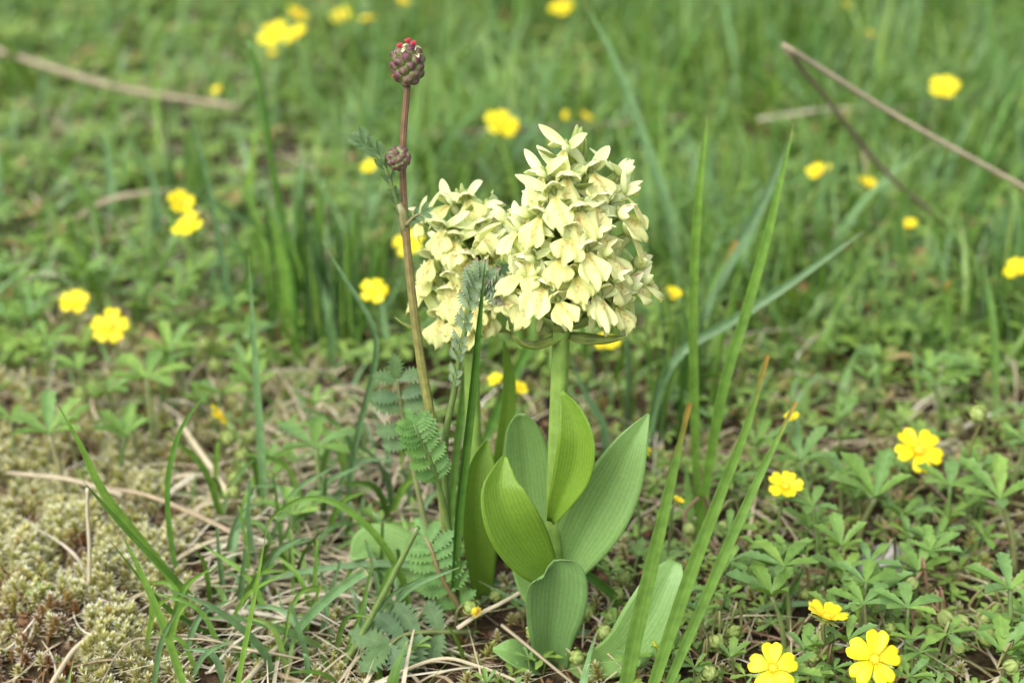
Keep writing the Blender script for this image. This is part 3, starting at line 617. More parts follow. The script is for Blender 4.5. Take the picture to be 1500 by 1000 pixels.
yflower(277, 332, 54, (-.3, -.3), .052, 'lower of two yellow cinquefoil flowers one above the other by a grass tuft', cup=.25)
yflower(320, 608, 40, (.95, .1), .026, 'small yellow cinquefoil flower turned sideways low over straw and moss', cup=.1)
FAR_L = ['largest yellow flower of the far cluster beyond the jointed stalk', 'second yellow flower touching the largest of the far cluster', 'yellow flower just above the far cluster beyond the jointed stalk', 'tiny yellow flower hanging below the far cluster',
         'wider of two far yellow flowers side by side above the burnet head', 'smaller of two far yellow flowers side by side above the burnet head', 'far yellow flower above the burnet head at the meadow edge', 'tiny far yellow flower beyond the thick dry stalk',
         'far yellow flower at the upper end of the pale arching blade', 'far small yellow flower beyond the upper bend of the broken stalk', 'small orange-yellow flower between the far flower and the broken stalk bend', 'small yellow flower just behind the top of the tall orchid',
         'dim small yellow flower left of the one behind the tall orchid top', 'yellow flower half hidden by the top left sepals of the tall orchid']
bgg = 'far cinquefoil flowers'
for (x, y, d_) in ((400, 50, 60), (432, 52, 52), (437, 20, 44), (398, 78, 22), (500, 25, 42), (538, 30, 36), (590, 1, 28), (317, 131, 20), (823, 13, 46), (1240, 8, 22), (1275, 50, 24), (858, 172, 30), (830, 170, 22), (808, 212, 26)):
    yflower(x, y, d_*.85, (random.uniform(-.7, .7), random.uniform(-.5, .2)), random.uniform(.03, .055), FAR_L.pop(0), bgg, cup=random.uniform(0, .3))
yflower(735, 180, 54, (.3, -.6), .06, 'open yellow cinquefoil flower between the two orchid heads, blurred behind them')
yflower(548, 425, 46, (-.1, -.6), .045, 'yellow cinquefoil flower just left of the shorter orchid head')
yflower(598, 355, 52, (-.2, -.5), .05, 'yellow cinquefoil flower half hidden between burnet stem and shorter orchid')
yflower(541, 245, 28, (-.2, -.3), .04, 'small yellow cinquefoil flower behind the leaf of the burnet stem', cup=.2)
yflower(1383, 130, 50, (-.1, -.4), .05, 'yellow cinquefoil flower beyond the broken dry stalk', cup=.2)
yflower(1200, 253, 42, (-.3, -.2), .04, 'yellow cinquefoil flower seen between the two arms of the broken stalk', cup=.35)
yflower(1272, 272, 36, (.2, -.1), .035, 'yellow cinquefoil flower beside the hooked dry straw under the broken stalk', cup=.35)
yflower(1332, 330, 28, (-.2, -.2), .035, 'small yellow cinquefoil flower below the lower arm of the broken stalk', cup=.4)
yflower(1490, 395, 44, (-.6, -.2), .04, 'yellow cinquefoil flower at the far right of the meadow, cut by the frame', cup=.2)
yflower(985, 432, 32, (.3, -.2), .04, 'half-open yellow cinquefoil flower right of the tall orchid head', cup=.5)
yflower(890, 503, 42, (0, -.2), .04, 'yellow cinquefoil flower peeping out under the tall orchid head', cup=.2)
yflower(760, 568, 30, (.3, -.3), .035, 'small yellow cinquefoil flower seen between the two orchid stems', 'pair between the orchid stems', cup=.2)
yflower(726, 556, 26, (-.3, -.3), .035, 'small yellow cinquefoil flower seen between the two orchid stems', 'pair between the orchid stems', cup=.3)
yflower(943, 655, 34, (.95, .0), .045, 'yellow cinquefoil flower seen edge-on beside the tip of an orchid leaf', cup=.1)
yflower(1150, 713, 56, (0, -.35), .032, 'open yellow cinquefoil flower with a toothed leaf right under it', cup=.2)
yflower(1345, 660, 80, (.1, -.5), .030, 'large yellow cinquefoil flower partly covered by a toothed leaf', cup=.1)
yflower(1210, 905, 74, (.15, .05), .026, 'yellow cinquefoil flower tipped sideways with one petal curled up', cup=.45)
yflower(1281, 965, 88, (0, -.75), .026, 'largest wide open cinquefoil flower facing out with five spaced petals')
yflower(1132, 978, 78, (-.1, -.75), .026, 'wide open cinquefoil flower beside a cluster of hairy green buds')
yflower(1160, 612, 26, (-.2, -.1), .04, 'tiny yellow flower beside the brown cut tip of a grass blade', cup=.4)
yflower(992, 735, 24, (.4, -.1), .03, 'tiny half closed yellow flower behind the long brown-tipped blades', cup=.6)
yflower(968, 948, 42, (.3, -.2), .014, 'faded yellow flower low down behind the long brown-tipped blades', cup=.5)
def ybud(px, py, rpx, h, label, group, d=(0, -.2, 1), nod=False, far=None):
    c = atz(px, py, h+float(gz(*atz(px, py, h)[:2]))); s = rpx*pxm(c)
    b = c+np.array([random.uniform(-.012, .012), random.uniform(.002, .012), 0]); b[2] = gz(b[0], b[1])-.001
    t = thing('cinquefoil_bud', b, label, 'flower bud', group); d = nrm(d)
    Mf = TR(c-b) @ frame(np.cross(d, (1, .2, .1)), d) @ SC(s); obj('calyx', random.choice(BUDC), t, Mf)
    att = (c-b)-d*s*.8
    P = catmull([np.array([0, 0, -.001]), att*.55+np.array([random.uniform(-.004, .004), 0, .005+(.01 if nod else 0)]), att-d*(.004 if nod else .001), att], 10)
    obj('stalk', mk_mesh('stalk', *tube(P, .0005, 6, random.random()), M['red_stalk']), t); return t
bl, bgp = 'hairy green cinquefoil bud nodding on a thin reddish stalk in the leafy mat', 'green buds in the cinquefoil mat'
for (x, y, r_) in ((1385, 905, 14), (1408, 912, 15), (1447, 932, 17), (1365, 925, 12), (1335, 855, 11), (1305, 920, 10), (1405, 948, 11), (1482, 975, 13), (1050, 940, 13), (1075, 925, 12), (1040, 985, 14), (1205, 985, 12), (1330, 815, 9), (1395, 830, 9),
                   (1440, 905, 12), (1190, 962, 10), (1100, 700, 9), (1060, 770, 9), (1010, 775, 10), (1180, 870, 9), (1375, 800, 10), (1280, 830, 9)):
    ybud(x, y, r_, random.uniform(.008, .016), 'hairy green cinquefoil bud nodding on a reddish stalk near '+near(x, y, MAT), bgp, (random.uniform(-.7, .7), -.6, random.uniform(-.6, .6)), True)
bl2 = 'hairy green cinquefoil bud beside the foot of the tall orchid'
for (x, y, r_) in ((860, 895, 14), (895, 905, 12), (885, 925, 13), (727, 872, 11), (845, 962, 13), (905, 870, 11), (780, 925, 11), (915, 845, 11)):
    ybud(x, y, r_, random.uniform(.008, .018), bl2, 'buds round the foot of the orchid', (random.uniform(-.5, .5), -.5, random.uniform(.2, .8)))
bl3 = 'round green cinquefoil bud low in the straw and moss'
for (x, y, r_) in ((335, 640, 13), (355, 665, 12), (342, 720, 11), (300, 505, 12), (315, 535, 12), (120, 575, 13), (140, 572, 12), (345, 700, 12), (365, 640, 11), (105, 500, 11), (65, 605, 10), (380, 735, 9)):
    ybud(x, y, r_, random.uniform(.01, .018), bl3, 'buds in the mossy turf', (random.uniform(-.4, .4), -.4, .8))
ybud(1432, 605, 14, .05, 'single green bud on a pale stalk standing above the cinquefoil leaves', None, (-.8, -.2, .7))
t = ybud(690, 890, 12, .016, 'faded cinquefoil bud with an orange-spotted mouth below the burnet leaf', None, (.5, -.8, .1)); obj('centre', YC, t, t.children[0].matrix_basis @ TR((0, 0, .75)) @ SC(2.6))

# ------------------------------------------------------------------ cinquefoil leaves: five toothed leaflets on a stalk
LM = [mk_mesh('leaflet', *leaflet(1., w_, 6, .20, .80, f_, d_, .07, r_, .48, .3), M['cinq']) for (w_, f_, d_, r_) in ((.38, .45, .10, 0.), (.34, .6, .22, .3), (.42, .35, .28, .55), (.32, .8, .05, .8))]
def cleaf_proto(seed, narrow=False):
    random.seed(seed); t = bpy.data.objects.new('cinquefoil_leaf', None); t.empty_display_size = .01
    ht = random.uniform(1.2, 1.9); lean = np.array([random.uniform(-.4, .4), random.uniform(-.4, .4), 0]); hub = lean+np.array([0, 0, ht])
    P = catmull([(0, 0, -.05), lean*.35+np.array([0, 0, ht*.55]), hub], 8)
    parts = [('stalk', mk_mesh('stalk', *tube(P, [.075, .07, .065, .06, .055, .05, .05, .05], 6, random.random()), M['stalk']), Matrix())]
    cone = random.uniform(.25, 1.0)
    for k in range(5):
        a = (k-2)*R_(62)+random.uniform(-.12, .12); d = np.array([math.sin(a), math.cos(a), cone+random.uniform(-.15, .15)])
        parts.append(('leaflet', random.choice(LM), TR(hub) @ frame(d, (-.4*math.sin(a), -.4*math.cos(a), 1)) @ SC((1.0, .92, .74)[abs(k-2)]*random.uniform(.92, 1.08))))
    return hub, parts
CP = [cleaf_proto(100+k) for k in range(8)]; random.seed(11)
def cleaf(hub_w, s, rz, label, group, pid=None):
    hub, parts = CP[pid if pid is not None else random.randrange(len(CP))]
    Rm = RZ(rz); off = np.array(Rm @ Vector(hub))*s; b = hub_w-off; b[2] = gz(b[0], b[1]); s2 = s*max(.5, (hub_w[2]-b[2])/max(off[2], 1e-5)) if False else s
    t = bpy.data.objects.new('cinquefoil_leaf', None); col.objects.link(t); t.location = b; t.empty_display_size = .01; tag(t, label, 'leaf', group)
    for (nm, me, m_) in parts:
        mm = Rm @ SC(s) @ m_
        if nm == 'stalk': pass
        o = obj(nm, me, t, mm)
    return t
def hero_leaf(px, py, spx, rz, label, group=None, pid=None):
    """hub at the pixel; spx = leaflet length in pixels"""
    k = pid if pid is not None else random.randrange(len(CP)); hub = CP[k][0]; spx *= 1.22
    c = atz(px, py, .02)
    for _ in range(3): s = spx*pxm(c); c = atz(px, py, s*hub[2]+float(gz(c[0], c[1])))
    return cleaf(c, s, R_(rz), label, group, k)
hero_leaf(1172, 675, 58, 10, 'five-fingered leaf spread above the flower near the brown grass tip', pid=1)
hero_leaf(1282, 728, 70, 40, 'largest five-fingered leaf with dark toothed leaflets in the mat right of the orchid', pid=2)
hero_leaf(1392, 710, 52, -10, 'upright five-fingered leaf in front of the large yellow flower', pid=3)
hero_leaf(1190, 742, 50, 100, 'flat toothed leaf right under a yellow flower', pid=4)
hero_leaf(1148, 828, 54, 30, 'pale five-fingered leaf with spread leaflets left of the tight folded leaf', pid=5)
hero_leaf(1232, 800, 46, 0, 'tight folded leaf standing on a long thin stalk', pid=6)
hero_leaf(1130, 872, 56, 80, 'dark drooping five-fingered leaf beside the long grass blades', pid=7)
hero_leaf(1345, 838, 48, -30, 'short-stalked leaf lit from above beside a small round bud', pid=0)
hero_leaf(1465, 730, 64, 50, 'broad five-fingered leaf under the single tall bud', pid=1)
hero_leaf(1480, 860, 60, 70, 'wide bright leaf beyond the cluster of nodding buds', pid=4)
hero_leaf(1265, 885, 50, 20, 'low five-fingered leaf above the largest yellow flower', pid=5)
hero_leaf(1330, 890, 50, 0, 'low five-fingered leaf between the largest yellow flower and the buds', pid=3)
hero_leaf(1470, 955, 54, -60, 'low leaf touching the nodding buds', pid=2)
hero_leaf(462, 655, 62, 0, 'five-fingered leaf above the straw left of the burnet', pid=5)
hero_leaf(430, 752, 48, 20, 'five-fingered leaf held up in the straw beside the arching grass blade', pid=4)
hero_leaf(72, 640, 60, 10, 'five-fingered leaf at the edge of the moss cushion', pid=1)
hero_leaf(215, 555, 58, -10, 'five-fingered leaf in the sparse turf below two yellow flowers', pid=5)
hero_leaf(185, 640, 48, 60, 'five-fingered leaf between the moss and the small sideways flower', pid=2)
def leafpatch(n_, x0, x1, y0, y1, s0, s1, label, group, marks=None):
    for _ in range(n_):
        x, y = random.uniform(x0, x1), random.uniform(y0, y1)
        hero_leaf(x, y, random.uniform(s0, s1), random.uniform(-180, 180), label+(' '+near(x, y, marks) if marks else ''), group)
leafpatch(60, 1060, 1520, 640, 1020, 26, 48, 'small toothed cinquefoil leaf in the mat close to', 'leaves of the mat right of the orchid', MAT)
leafpatch(22, 880, 1080, 640, 1010, 22, 36, 'small toothed cinquefoil leaf between orchid and long grass blades', 'leaves between orchid and blades')
leafpatch(40, -20, 470, 380, 640, 24, 46, 'toothed cinquefoil leaf in the sparse turf near', 'leaves in the sparse turf', TURF)
leafpatch(26, 1000, 1520, 430, 660, 22, 38, 'blurred cinquefoil leaf behind the mat near', 'leaves behind the mat', BACK)
leafpatch(14, 320, 560, 640, 800, 20, 34, 'small toothed leaf poking out of the straw', 'leaves in the straw')
leafpatch(6, 560, 800, 880, 1000, 18, 28, 'tiny toothed leaf at the dark foot of the orchids', 'leaves at the foot of the orchids')

# ------------------------------------------------------------------ single grass blades that can be told apart
def gblade(pts, wpx, label, mat='grass', dy=0., group=None, cut=False, n_=18, nh=None, fold=.35, name='grass_shoot', root=True, twist=0., tip=.06, tubeshape=False, cat='grass', Y0=None, tp=3.4):
    """pts: pixels from the foot on the ground to the tip; dy = how far the tip leans away (m)"""
    b = ground(*pts[0]) if Y0 is None else at(*pts[0], Y0); P = [b]
    for i, (x, y) in enumerate(pts[1:], 1): P.append(at(x, y, b[1]+dy*i/(len(pts)-1)))
    for p in P: p[2] = max(p[2], float(gz(p[0], p[1]))+.0008)
    P = catmull(P, n_); s = np.array([pxm(p) for p in P])
    if nh is None: nh = (random.uniform(-.6, .6), -1, random.uniform(0, .5))
    if tubeshape: VFA = tube(P-b, np.linspace(1, .75, n_)*wpx/2*s, 7, random.random())
    else: VFA = blade(P-b, bwid(n_, 1, tip, .75, cut, tp)*wpx*s, nh, fold, .15, random.random(), twist)
    o = obj(name, mk_mesh(name, *VFA, M[mat], tubeshape)); o.location = b; return tag(o, label, cat, group)
gblade([(1022, 770), (1017, 600), (1015, 450), (1022, 300), (1036, 168)], 14, 'straight upright green grass blade standing right of the tall orchid head', 'grass_fresh', .01, nh=(.1, -1, .4), tp=8)
gblade([(1020, 800), (1056, 584), (1092, 460), (1128, 330), (1163, 180)], 16, 'tall slightly bent green blade tapering to a point under the broken stalk', 'grass_fresh', .02, nh=(-.1, -1, .4), tp=5)
gblade([(905, 1065), (930, 930), (960, 800), (986, 690), (1010, 590)], 25, 'broad blade with a faded brown tip rising past the low orchid leaf', 'grass_browntip', -.01, tip=.34, fold=.25, nh=(.2, -1, .4), tp=2.6)
gblade([(935, 1070), (1000, 870), (1050, 735), (1095, 620), (1124, 520)], 22, 'long blade with a cut yellow-brown tip', 'grass_browntip', .0, tip=.34, fold=.25, nh=(.2, -1, .4), tp=2.6)
gblade([(955, 1060), (1050, 835), (1090, 745), (1130, 660), (1166, 588)], 18, 'long blade whose cut tip is bright rusty brown', 'grass_browntip', .01, tip=.34, fold=.25, nh=(.2, -1, .4), tp=2.6)
gblade([(945, 660), (985, 530), (1080, 465), (1150, 420), (1266, 338)], 14, 'wide pale-edged blade slanting out low to the right', 'grass_blue', .01, tp=6)
gblade([(975, 600), (1010, 490), (1055, 400), (1110, 310), (1162, 195)], 26, 'broad grey-green blurred blade leaning behind the tall bent blade', 'grass_blue', .05)
gblade([(960, 620), (1000, 520), (1040, 420), (1078, 352)], 9, 'thin yellowing blade between the grey-green leaning blades', 'grass_browntip', .03, cut=True)
gblade([(1000, 470), (985, 330), (945, 210), (905, 100), (855, 0)], 16, 'pale blurred blade arching behind the tall orchid head', 'grass', .05)
gblade([(930, 300), (975, 215), (1030, 155)], 10, 'thin blurred blade slanting behind the upright green blade', 'grass_fresh', .03)
gblade([(690, 330), (740, 240), (805, 155)], 20, 'broad pale blurred blade slanting between the two orchid heads', 'grass_blue', .05)
gblade([(438, 530), (425, 380), (402, 265), (383, 135), (365, 60)], 10, 'round dark green stalk with a pale joint in the left tuft', 'grass_dark', .01, tubeshape=True)
gblade([(345, 500), (325, 380), (300, 250), (275, 160)], 10, 'thin blue-green stalk left of the jointed dark stalk', 'grass_blue', .01)
gblade([(470, 450), (440, 362), (400, 340), (335, 308), (262, 270)], 17, 'flat bluish blade slanting down across the left grass tuft', 'grass_blue', -.01)
gblade([(480, 440), (400, 435), (320, 425)], 13, 'bluish blade lying level in front of the left grass tuft', 'grass_blue', -.01)
gblade([(390, 765), (382, 640), (374, 520), (364, 374)], 13, 'straight single stalk with a pale sheath standing in the straw', 'grass_blue', 0.)
gblade([(503, 775), (522, 641), (548, 535), (545, 475), (500, 400), (470, 350)], 10, 'long thin blade bowing over towards the left tuft', 'grass_blue', .005)
gblade([(264, 860), (250, 780), (247, 700), (266, 628), (305, 570)], 10, 'thin blade curving up over the moss to a dark point', 'grass_dark', -.005)
gblade([(305, 910), (250, 842), (200, 782), (150, 716), (118, 650), (82, 588)], 17, 'broad jointed blade leaning low over the moss cushion', 'grass_fresh', -.01)
gblade([(330, 925), (260, 850), (200, 790), (150, 735), (122, 704)], 13, 'darker blade lying close along the broad jointed blade', 'grass_dark', -.015)
gblade([(280, 1040), (245, 930), (212, 850), (178, 780)], 12, 'plain blade rising from the bottom straw in front of the moss', 'grass_fresh', .0)
gblade([(340, 950), (280, 912), (235, 880), (160, 790)], 9, 'small dark blade beneath the broad jointed blade', 'grass_dark', -.01)
gblade([(600, 915), (594, 862), (570, 811), (534, 766), (486, 734), (440, 731), (398, 758), (388, 790)], 11, 'blade arching right over and down into the straw', 'grass_fresh', -.012, n_=28)
gblade([(345, 1040), (350, 995), (372, 880), (390, 778)], 9, 'thin upright blade in front of the straw under the arching blade', 'grass_fresh', .0)
gblade([(770, 868), (690, 846), (600, 826), (500, 829), (400, 846), (290, 878)], 12, 'long bluish blade lying level over the cut stubble', 'grass_blue', -.012, n_=26, nh=(0, -.7, .7))
gblade([(720, 800), (640, 772), (560, 770), (500, 800), (460, 850)], 9, 'slender blade arched over the broad low leaf', 'grass', -.01, n_=22, nh=(0, -.7, .7))
gblade([(770, 810), (703, 775), (660, 735), (622, 690)], 15, 'dark bluish blade crossing behind the fresh orchid leaf', 'grass_blue', -.012, cut=False)
gblade([(664, 860), (672, 740), (688, 600), (700, 480), (711, 380)], 15, 'stiff dark folded blade pointing up in front of the shorter orchid', 'grass_dark', -.012, fold=.7, Y0=float(BB[1])-.02)
gblade([(655, 830), (664, 700), (680, 560), (690, 460)], 13, 'light green blade behind the stiff dark folded one', 'grass_fresh', -.004)
gblade([(700, 680), (718, 625), (745, 565), (778, 502)], 15, 'dark blade slanting up between the two orchid stems', 'grass_dark', .005, cut=True)
gblade([(888, 680), (884, 625), (860, 580), (832, 520)], 12, 'dark jointed blade bending beside the tall orchid stem', 'grass_blue', .005)
gblade([(925, 905), (890, 864), (848, 834), (812, 808), (784, 795)], 14, 'short dark blade lying across the large grey-green orchid leaf', 'grass_dark', -.02, nh=(0, -.8, .6))
gblade([(905, 940), (850, 925), (800, 900), (700, 850)], 11, 'dark blade passing behind the folded basal leaf', 'grass_blue', .012, nh=(0, -.8, .6))
o = gblade([(500, 985), (540, 910), (575, 845), (612, 772)], 11, 'thick olive cut stem with a joint and a dry brown end', 'stalk', -.006, cut=True, tubeshape=True, name='cut_stem', cat='stem')
gblade([(490, 960), (420, 925), (350, 905), (296, 905)], 12, 'bent-over green blade with a curled edge low in the stubble', 'grass', -.02, nh=(0, -.6, .8))
gblade([(410, 960), (455, 900), (500, 860), (537, 835)], 14, 'broad bluish cut blade slanting up through the stubble', 'grass_blue', -.01, cut=True)
gblade([(398, 1000), (390, 960), (360, 925), (310, 888), (240, 860)], 12, 'blue-green blade curving over the lower straw', 'grass_blue', -.012)
gblade([(1100, 830), (1180, 835), (1260, 818), (1330, 795)], 10, 'blade lying level behind the tight folded leaf', 'grass', .01, cut=True)
gblade([(1080, 905), (1150, 885), (1240, 888), (1310, 925)], 9, 'narrow bluish blade lying in front of the tipped yellow flower', 'grass_blue', -.006, nh=(0, -.7, .7))
gblade([(1140, 920), (1150, 880), (1168, 850), (1178, 830)], 8, 'short curved blade behind the drooping dark leaf', 'grass_dark', .0)
gblade([(1340, 480), (1320, 350), (1325, 290), (1375, 200)], 12, 'thin bluish bent blade crossing the broken stalk', 'grass', .02)
gblade([(1458, 620), (1455, 480), (1440, 380)], 13, 'upright blurred blade beyond the right-hand cinquefoil mat', 'grass', .02)
gblade([(1498, 420), (1492, 330), (1480, 270)], 10, 'thin upright blade near the right-hand yellow flower', 'grass_fresh', .02)
gblade([(1385, 520), (1388, 470), (1388, 412)], 10, 'short cut yellowish stub in the right-hand grass', 'grass_browntip', .0, cut=True)
gblade([(1000, 905), (1005, 890), (1020, 885), (1028, 872), (1020, 862), (1008, 868)], 10, 'curled grey-green shoot behind the long brown-tipped blades', 'grass_blue', -.001, tubeshape=True, name='curled_shoot', n_=20)
LT = ('the jointed dark stalk', 'the two flowers one above the other', 'the burnet stem', 'the flat bluish blade')
for k, (x0, y0, x1, y1, w_, m_) in enumerate(((400, 480, 352, 250, 17, 'grass_fresh'), (420, 500, 395, 300, 20, 'grass_fresh'), (455, 500, 470, 280, 15, 'grass_blue'), (470, 520, 440, 330, 14, 'grass'), (500, 520, 520, 290, 15, 'grass'), (380, 470, 330, 330, 14, 'grass'),
        (440, 505, 480, 250, 12, 'grass_dark'), (520, 520, 555, 330, 13, 'grass_dark'), (350, 470, 372, 330, 18, 'grass_fresh'), (490, 540, 450, 360, 13, 'grass_blue'), (455, 520, 505, 380, 12, 'grass'), (410, 470, 445, 215, 12, 'grass_blue'), (535, 520, 590, 400, 12, 'grass'), (300, 440, 235, 300, 13, 'grass_fresh'), (230, 380, 215, 230, 14, 'grass'), (160, 330, 150, 190, 13, 'grass_blue'))):
    gblade([(x0, y0), (x0*.6+x1*.4+6, y0*.5+y1*.5), (x1, y1)], w_, ('broad ' if w_ > 14 else 'narrow ')+{'grass_fresh': 'bright green', 'grass_blue': 'grey-green', 'grass': 'mid green', 'grass_dark': 'dark green'}[m_]+' blurred blade standing near '+near(x1, y1, ((383, 200, LT[0]), (270, 320, LT[1]), (570, 330, LT[2]), (340, 310, LT[3]))), m_, .01, 'blades of the left tufts')
for (x0, y0, x1, y1) in ((430, 900, 427, 775), (470, 935, 500, 818), (520, 960, 540, 820), (545, 880, 560, 765), (462, 905, 465, 790), (490, 950, 478, 850), (415, 935, 408, 862), (560, 905, 535, 790), (440, 960, 470, 855),
                         (500, 975, 545, 830), (455, 985, 425, 880), (480, 890, 460, 800), (395, 990, 425, 880), (350, 900, 360, 800), (330, 880, 318, 770), (365, 860, 350, 740), (415, 840, 400, 690), (375, 840, 366, 700)):
    gblade([(x0, y0), ((x0*.5+x1*.5)+random.uniform(-6, 6), (y0+y1)/2), (x1, y1)], random.uniform(6, 10), 'short mown grass stub standing in the straw near '+near(x0, y0, STUB), random.choice(['grass', 'grass_fresh', 'grass_blue']), random.uniform(-.01, .01), 'mown grass stubs in the straw', tip=.55, n_=10, fold=random.uniform(.1, .7))
for k in range(110):
    x, y = random.uniform(200, 620), random.uniform(690, 1020)
    a = random.uniform(-1, 1); L = random.uniform(70, 150)
    if x < 310 and y < 880: continue
    gblade([(x, y), (x+a*L*.3, y-L*.6), (x+a*L*.9, y-L*random.uniform(.6, 1))], random.uniform(6, 11), 'fresh green blade growing through the straw near '+near(x, y, STUB), random.choice(['grass', 'grass_fresh', 'grass_blue']), random.uniform(-.02, .02), 'green blades among the straw', n_=12)

# ------------------------------------------------------------------ dry stalks and straw
def dry(pts, wpx, label, group=None, mat='straw', name='dry_stalk', flat=False, n_=20, Ys=None, hs=None, cat='straw'):
    P = []
    for i, (x, y) in enumerate(pts):
        P.append(at(x, y, Ys[i]) if Ys is not None else atz(x, y, hs[i]))
    b = P[0].copy(); P = catmull(P, n_)
    P[:, 2] = np.maximum(P[:, 2], gz(P[:, 0], P[:, 1])+.0004); s = np.array([pxm(p) for p in P])
    if flat: VFA = blade(P-b, wpx*s*(1-.6*np.linspace(0, 1, n_)**3), (random.uniform(-.4, .4), -.7, .7), random.uniform(-.3, .4), .15, random.random(), random.uniform(-1, 1))
    else: VFA = tube(P-b, wpx/2*s*np.linspace(1, .8, n_), 7, random.random(), .06)
    o = obj(name, mk_mesh(name, *VFA, M[mat])); o.location = b; return tag(o, label, cat, group)
gB = ground(1440, 372)
st = thing('broken_stalk', gB, 'long dry brown stalk snapped into a narrow upside-down V', 'stalk')
Yk = float(gB[1])
P1 = catmull([gB, at(1300, 255, Yk-.05), at(1215, 150, Yk-.09), at(1152, 72, Yk-.12)], 18); s_ = np.array([pxm(p) for p in P1])
obj('lower_arm', mk_mesh('lower_arm', *tube(P1-gB, 3.8*s_, 7, .4, .08), M['straw_brown']), st)
Yt = Yk-.12; P2 = catmull([at(1147, 66, Yt), at(1230, 118, Yt+.01), at(1330, 180, Yt+.015), at(1500, 274, Yt+.01), at(1640, 352, Yt)], 18); s_ = np.array([pxm(p) for p in P2])
obj('upper_arm', mk_mesh('upper_arm', *tube(P2-gB, np.linspace(4.4, 3.6, 18)*s_, 7, .6, .08), M['straw_brown']), st)
dry([(-40, 62), (60, 95), (180, 130), (350, 158)], 12, 'thick dry grey-brown stalk lying across the far left grass', mat='straw_brown', hs=[.030, .029, .027, .024])
dry([(620, 196), (760, 190), (900, 182), (1010, 172)], 8, 'dry stalk lying level behind the orchid heads', mat='straw_brown', hs=[.02]*4)
dry([(1110, 175), (1220, 160), (1330, 158), (1420, 142)], 6, 'pale dry straw lying behind the broken stalk', hs=[.02]*4)
dry([(1275, 345), (1276, 290), (1268, 240), (1266, 220), (1274, 235)], 9, 'pale dry hooked straw hanging by a yellow flower', Ys=[float(ground(1275, 345)[1])]*5, flat=True)
dry([(110, 320), (160, 292), (235, 280), (330, 275)], 10, 'pale curved straw lying in the far left turf', hs=[.01, .02, .02, .008], flat=True)
dry([(130, 870), (131, 800), (128, 750), (128, 715)], 7, 'upright pale dry straw sticking out of the moss cushion', Ys=[float(ground(130, 870)[1])]*4)
dry([(180, 725), (140, 712), (90, 700), (10, 692)], 8, 'pale straw lying across the back of the moss cushion', hs=[.016, .017, .017, .014])
dry([(360, 790), (290, 755), (215, 725), (140, 712)], 8, 'long pale straw running from the moss into the stubble', hs=[.01, .013, .015, .016])
dry([(70, 1010), (110, 950), (150, 925), (205, 910)], 9, 'pale curved straw in the bottom corner in front of the moss', hs=[.006, .008, .010, .007])
dry([(360, 770), (320, 700), (285, 650), (262, 615)], 10, 'thick pale bent straw standing out of the mossy turf', Ys=[float(ground(360, 770)[1])+.02*k for k in range(4)])
dry([(670, 920), (700, 900), (730, 885), (772, 862)], 7, 'white thin straw in the dark gap beside the burnet foot', hs=[.008, .012, .014, .016])
dry([(735, 915), (760, 935), (800, 968), (845, 1005)], 6, 'tan twig lying against the foot of the tall orchid', mat='straw_brown', name='dry_twig', hs=[.018, .017, .014, .008], cat='twig')
dry([(550, 1000), (640, 965), (700, 975), (790, 1010)], 6, 'curved straw on the dark soil under the low burnet leaf', hs=[.006, .008, .008, .005])
sl, sg = 'pale dry grass straw tangled in the stubble left of the orchids', 'straws in the stubble'
def straw_at(px, py, Lm, a, wpx, label, group, arch):
    g = ground(px, py); d = np.array([math.cos(a), math.sin(a), 0]); pts = []
    k = random.uniform(-1.4, 1.4)
    for t in np.linspace(-.5, .5, 6):
        q = g+d*t*Lm+np.array([-d[1], d[0], 0])*(t*t-.08)*k*Lm; q[2] = gz(q[0], q[1])+.0008+arch*(1-4*t*t); pts.append(q)
    P = catmull(pts, 14); b = P[0].copy(); wd = wpx*pxm(g)
    VFA = blade(P-b, wd*(1-.5*np.linspace(0, 1, 14)**2), (random.uniform(-.5, .5), random.uniform(-.9, 0), .7), random.uniform(-.4, .5), .2, random.random(), random.uniform(-2, 2))
    o = obj('dry_straw', mk_mesh('dry_straw', *VFA, M['straw'])); o.location = b; tag(o, label, 'straw', group)
for k in range(170):
    x, y = random.gauss(430, 95), random.gauss(855, 95)
    if y > 1030: y = random.uniform(800, 1010)
    if x < 300 and y < 930: x = random.uniform(330, 540)
    straw_at(x, y, random.uniform(.03, .075), random.uniform(-.9, .9)+random.choice([0, .5]), (w_ := random.choice([2, 2.5, 3, 3, 3.5, 4, 5, 6, 9])), ('thin' if w_ < 4 else 'narrow' if w_ < 8 else 'broad')+' pale dry straw tangled in the stubble near '+near(x, y, STUB), sg, random.uniform(.002, .011))
MOSSY = [(300, 700, 'the thick bent straw'), (440, 740, 'the top of the arching blade'), (320, 610, 'the small sideways flower'), (385, 700, 'the straight single stalk'), (470, 660, 'the five-fingered leaf left of the burnet')]
for k in range(26):
    x, y = random.uniform(280, 480), random.uniform(640, 790); straw_at(x, y, random.uniform(.03, .06), random.uniform(0, PI), (w_ := random.uniform(4, 11)), ('thin' if w_ < 7 else 'broad')+' pale straw lying on moss near '+near(x, y, MOSSY), 'straws on the moss', random.uniform(.002, .008))
for k in range(30): straw_at(random.uniform(0, 480), random.uniform(330, 620), random.uniform(.03, .07), random.uniform(0, PI), random.uniform(5, 9), 'blurred pale straw in the sparse turf beyond the moss', 'straws in the sparse turf', random.uniform(.004, .012))
for k in range(16): straw_at(random.uniform(30, 260), random.uniform(860, 1000), random.uniform(.02, .04), random.uniform(0, PI), random.uniform(3, 5), 'thin straw lying on bare soil in front of the moss', 'straws by the moss', random.uniform(.001, .004))
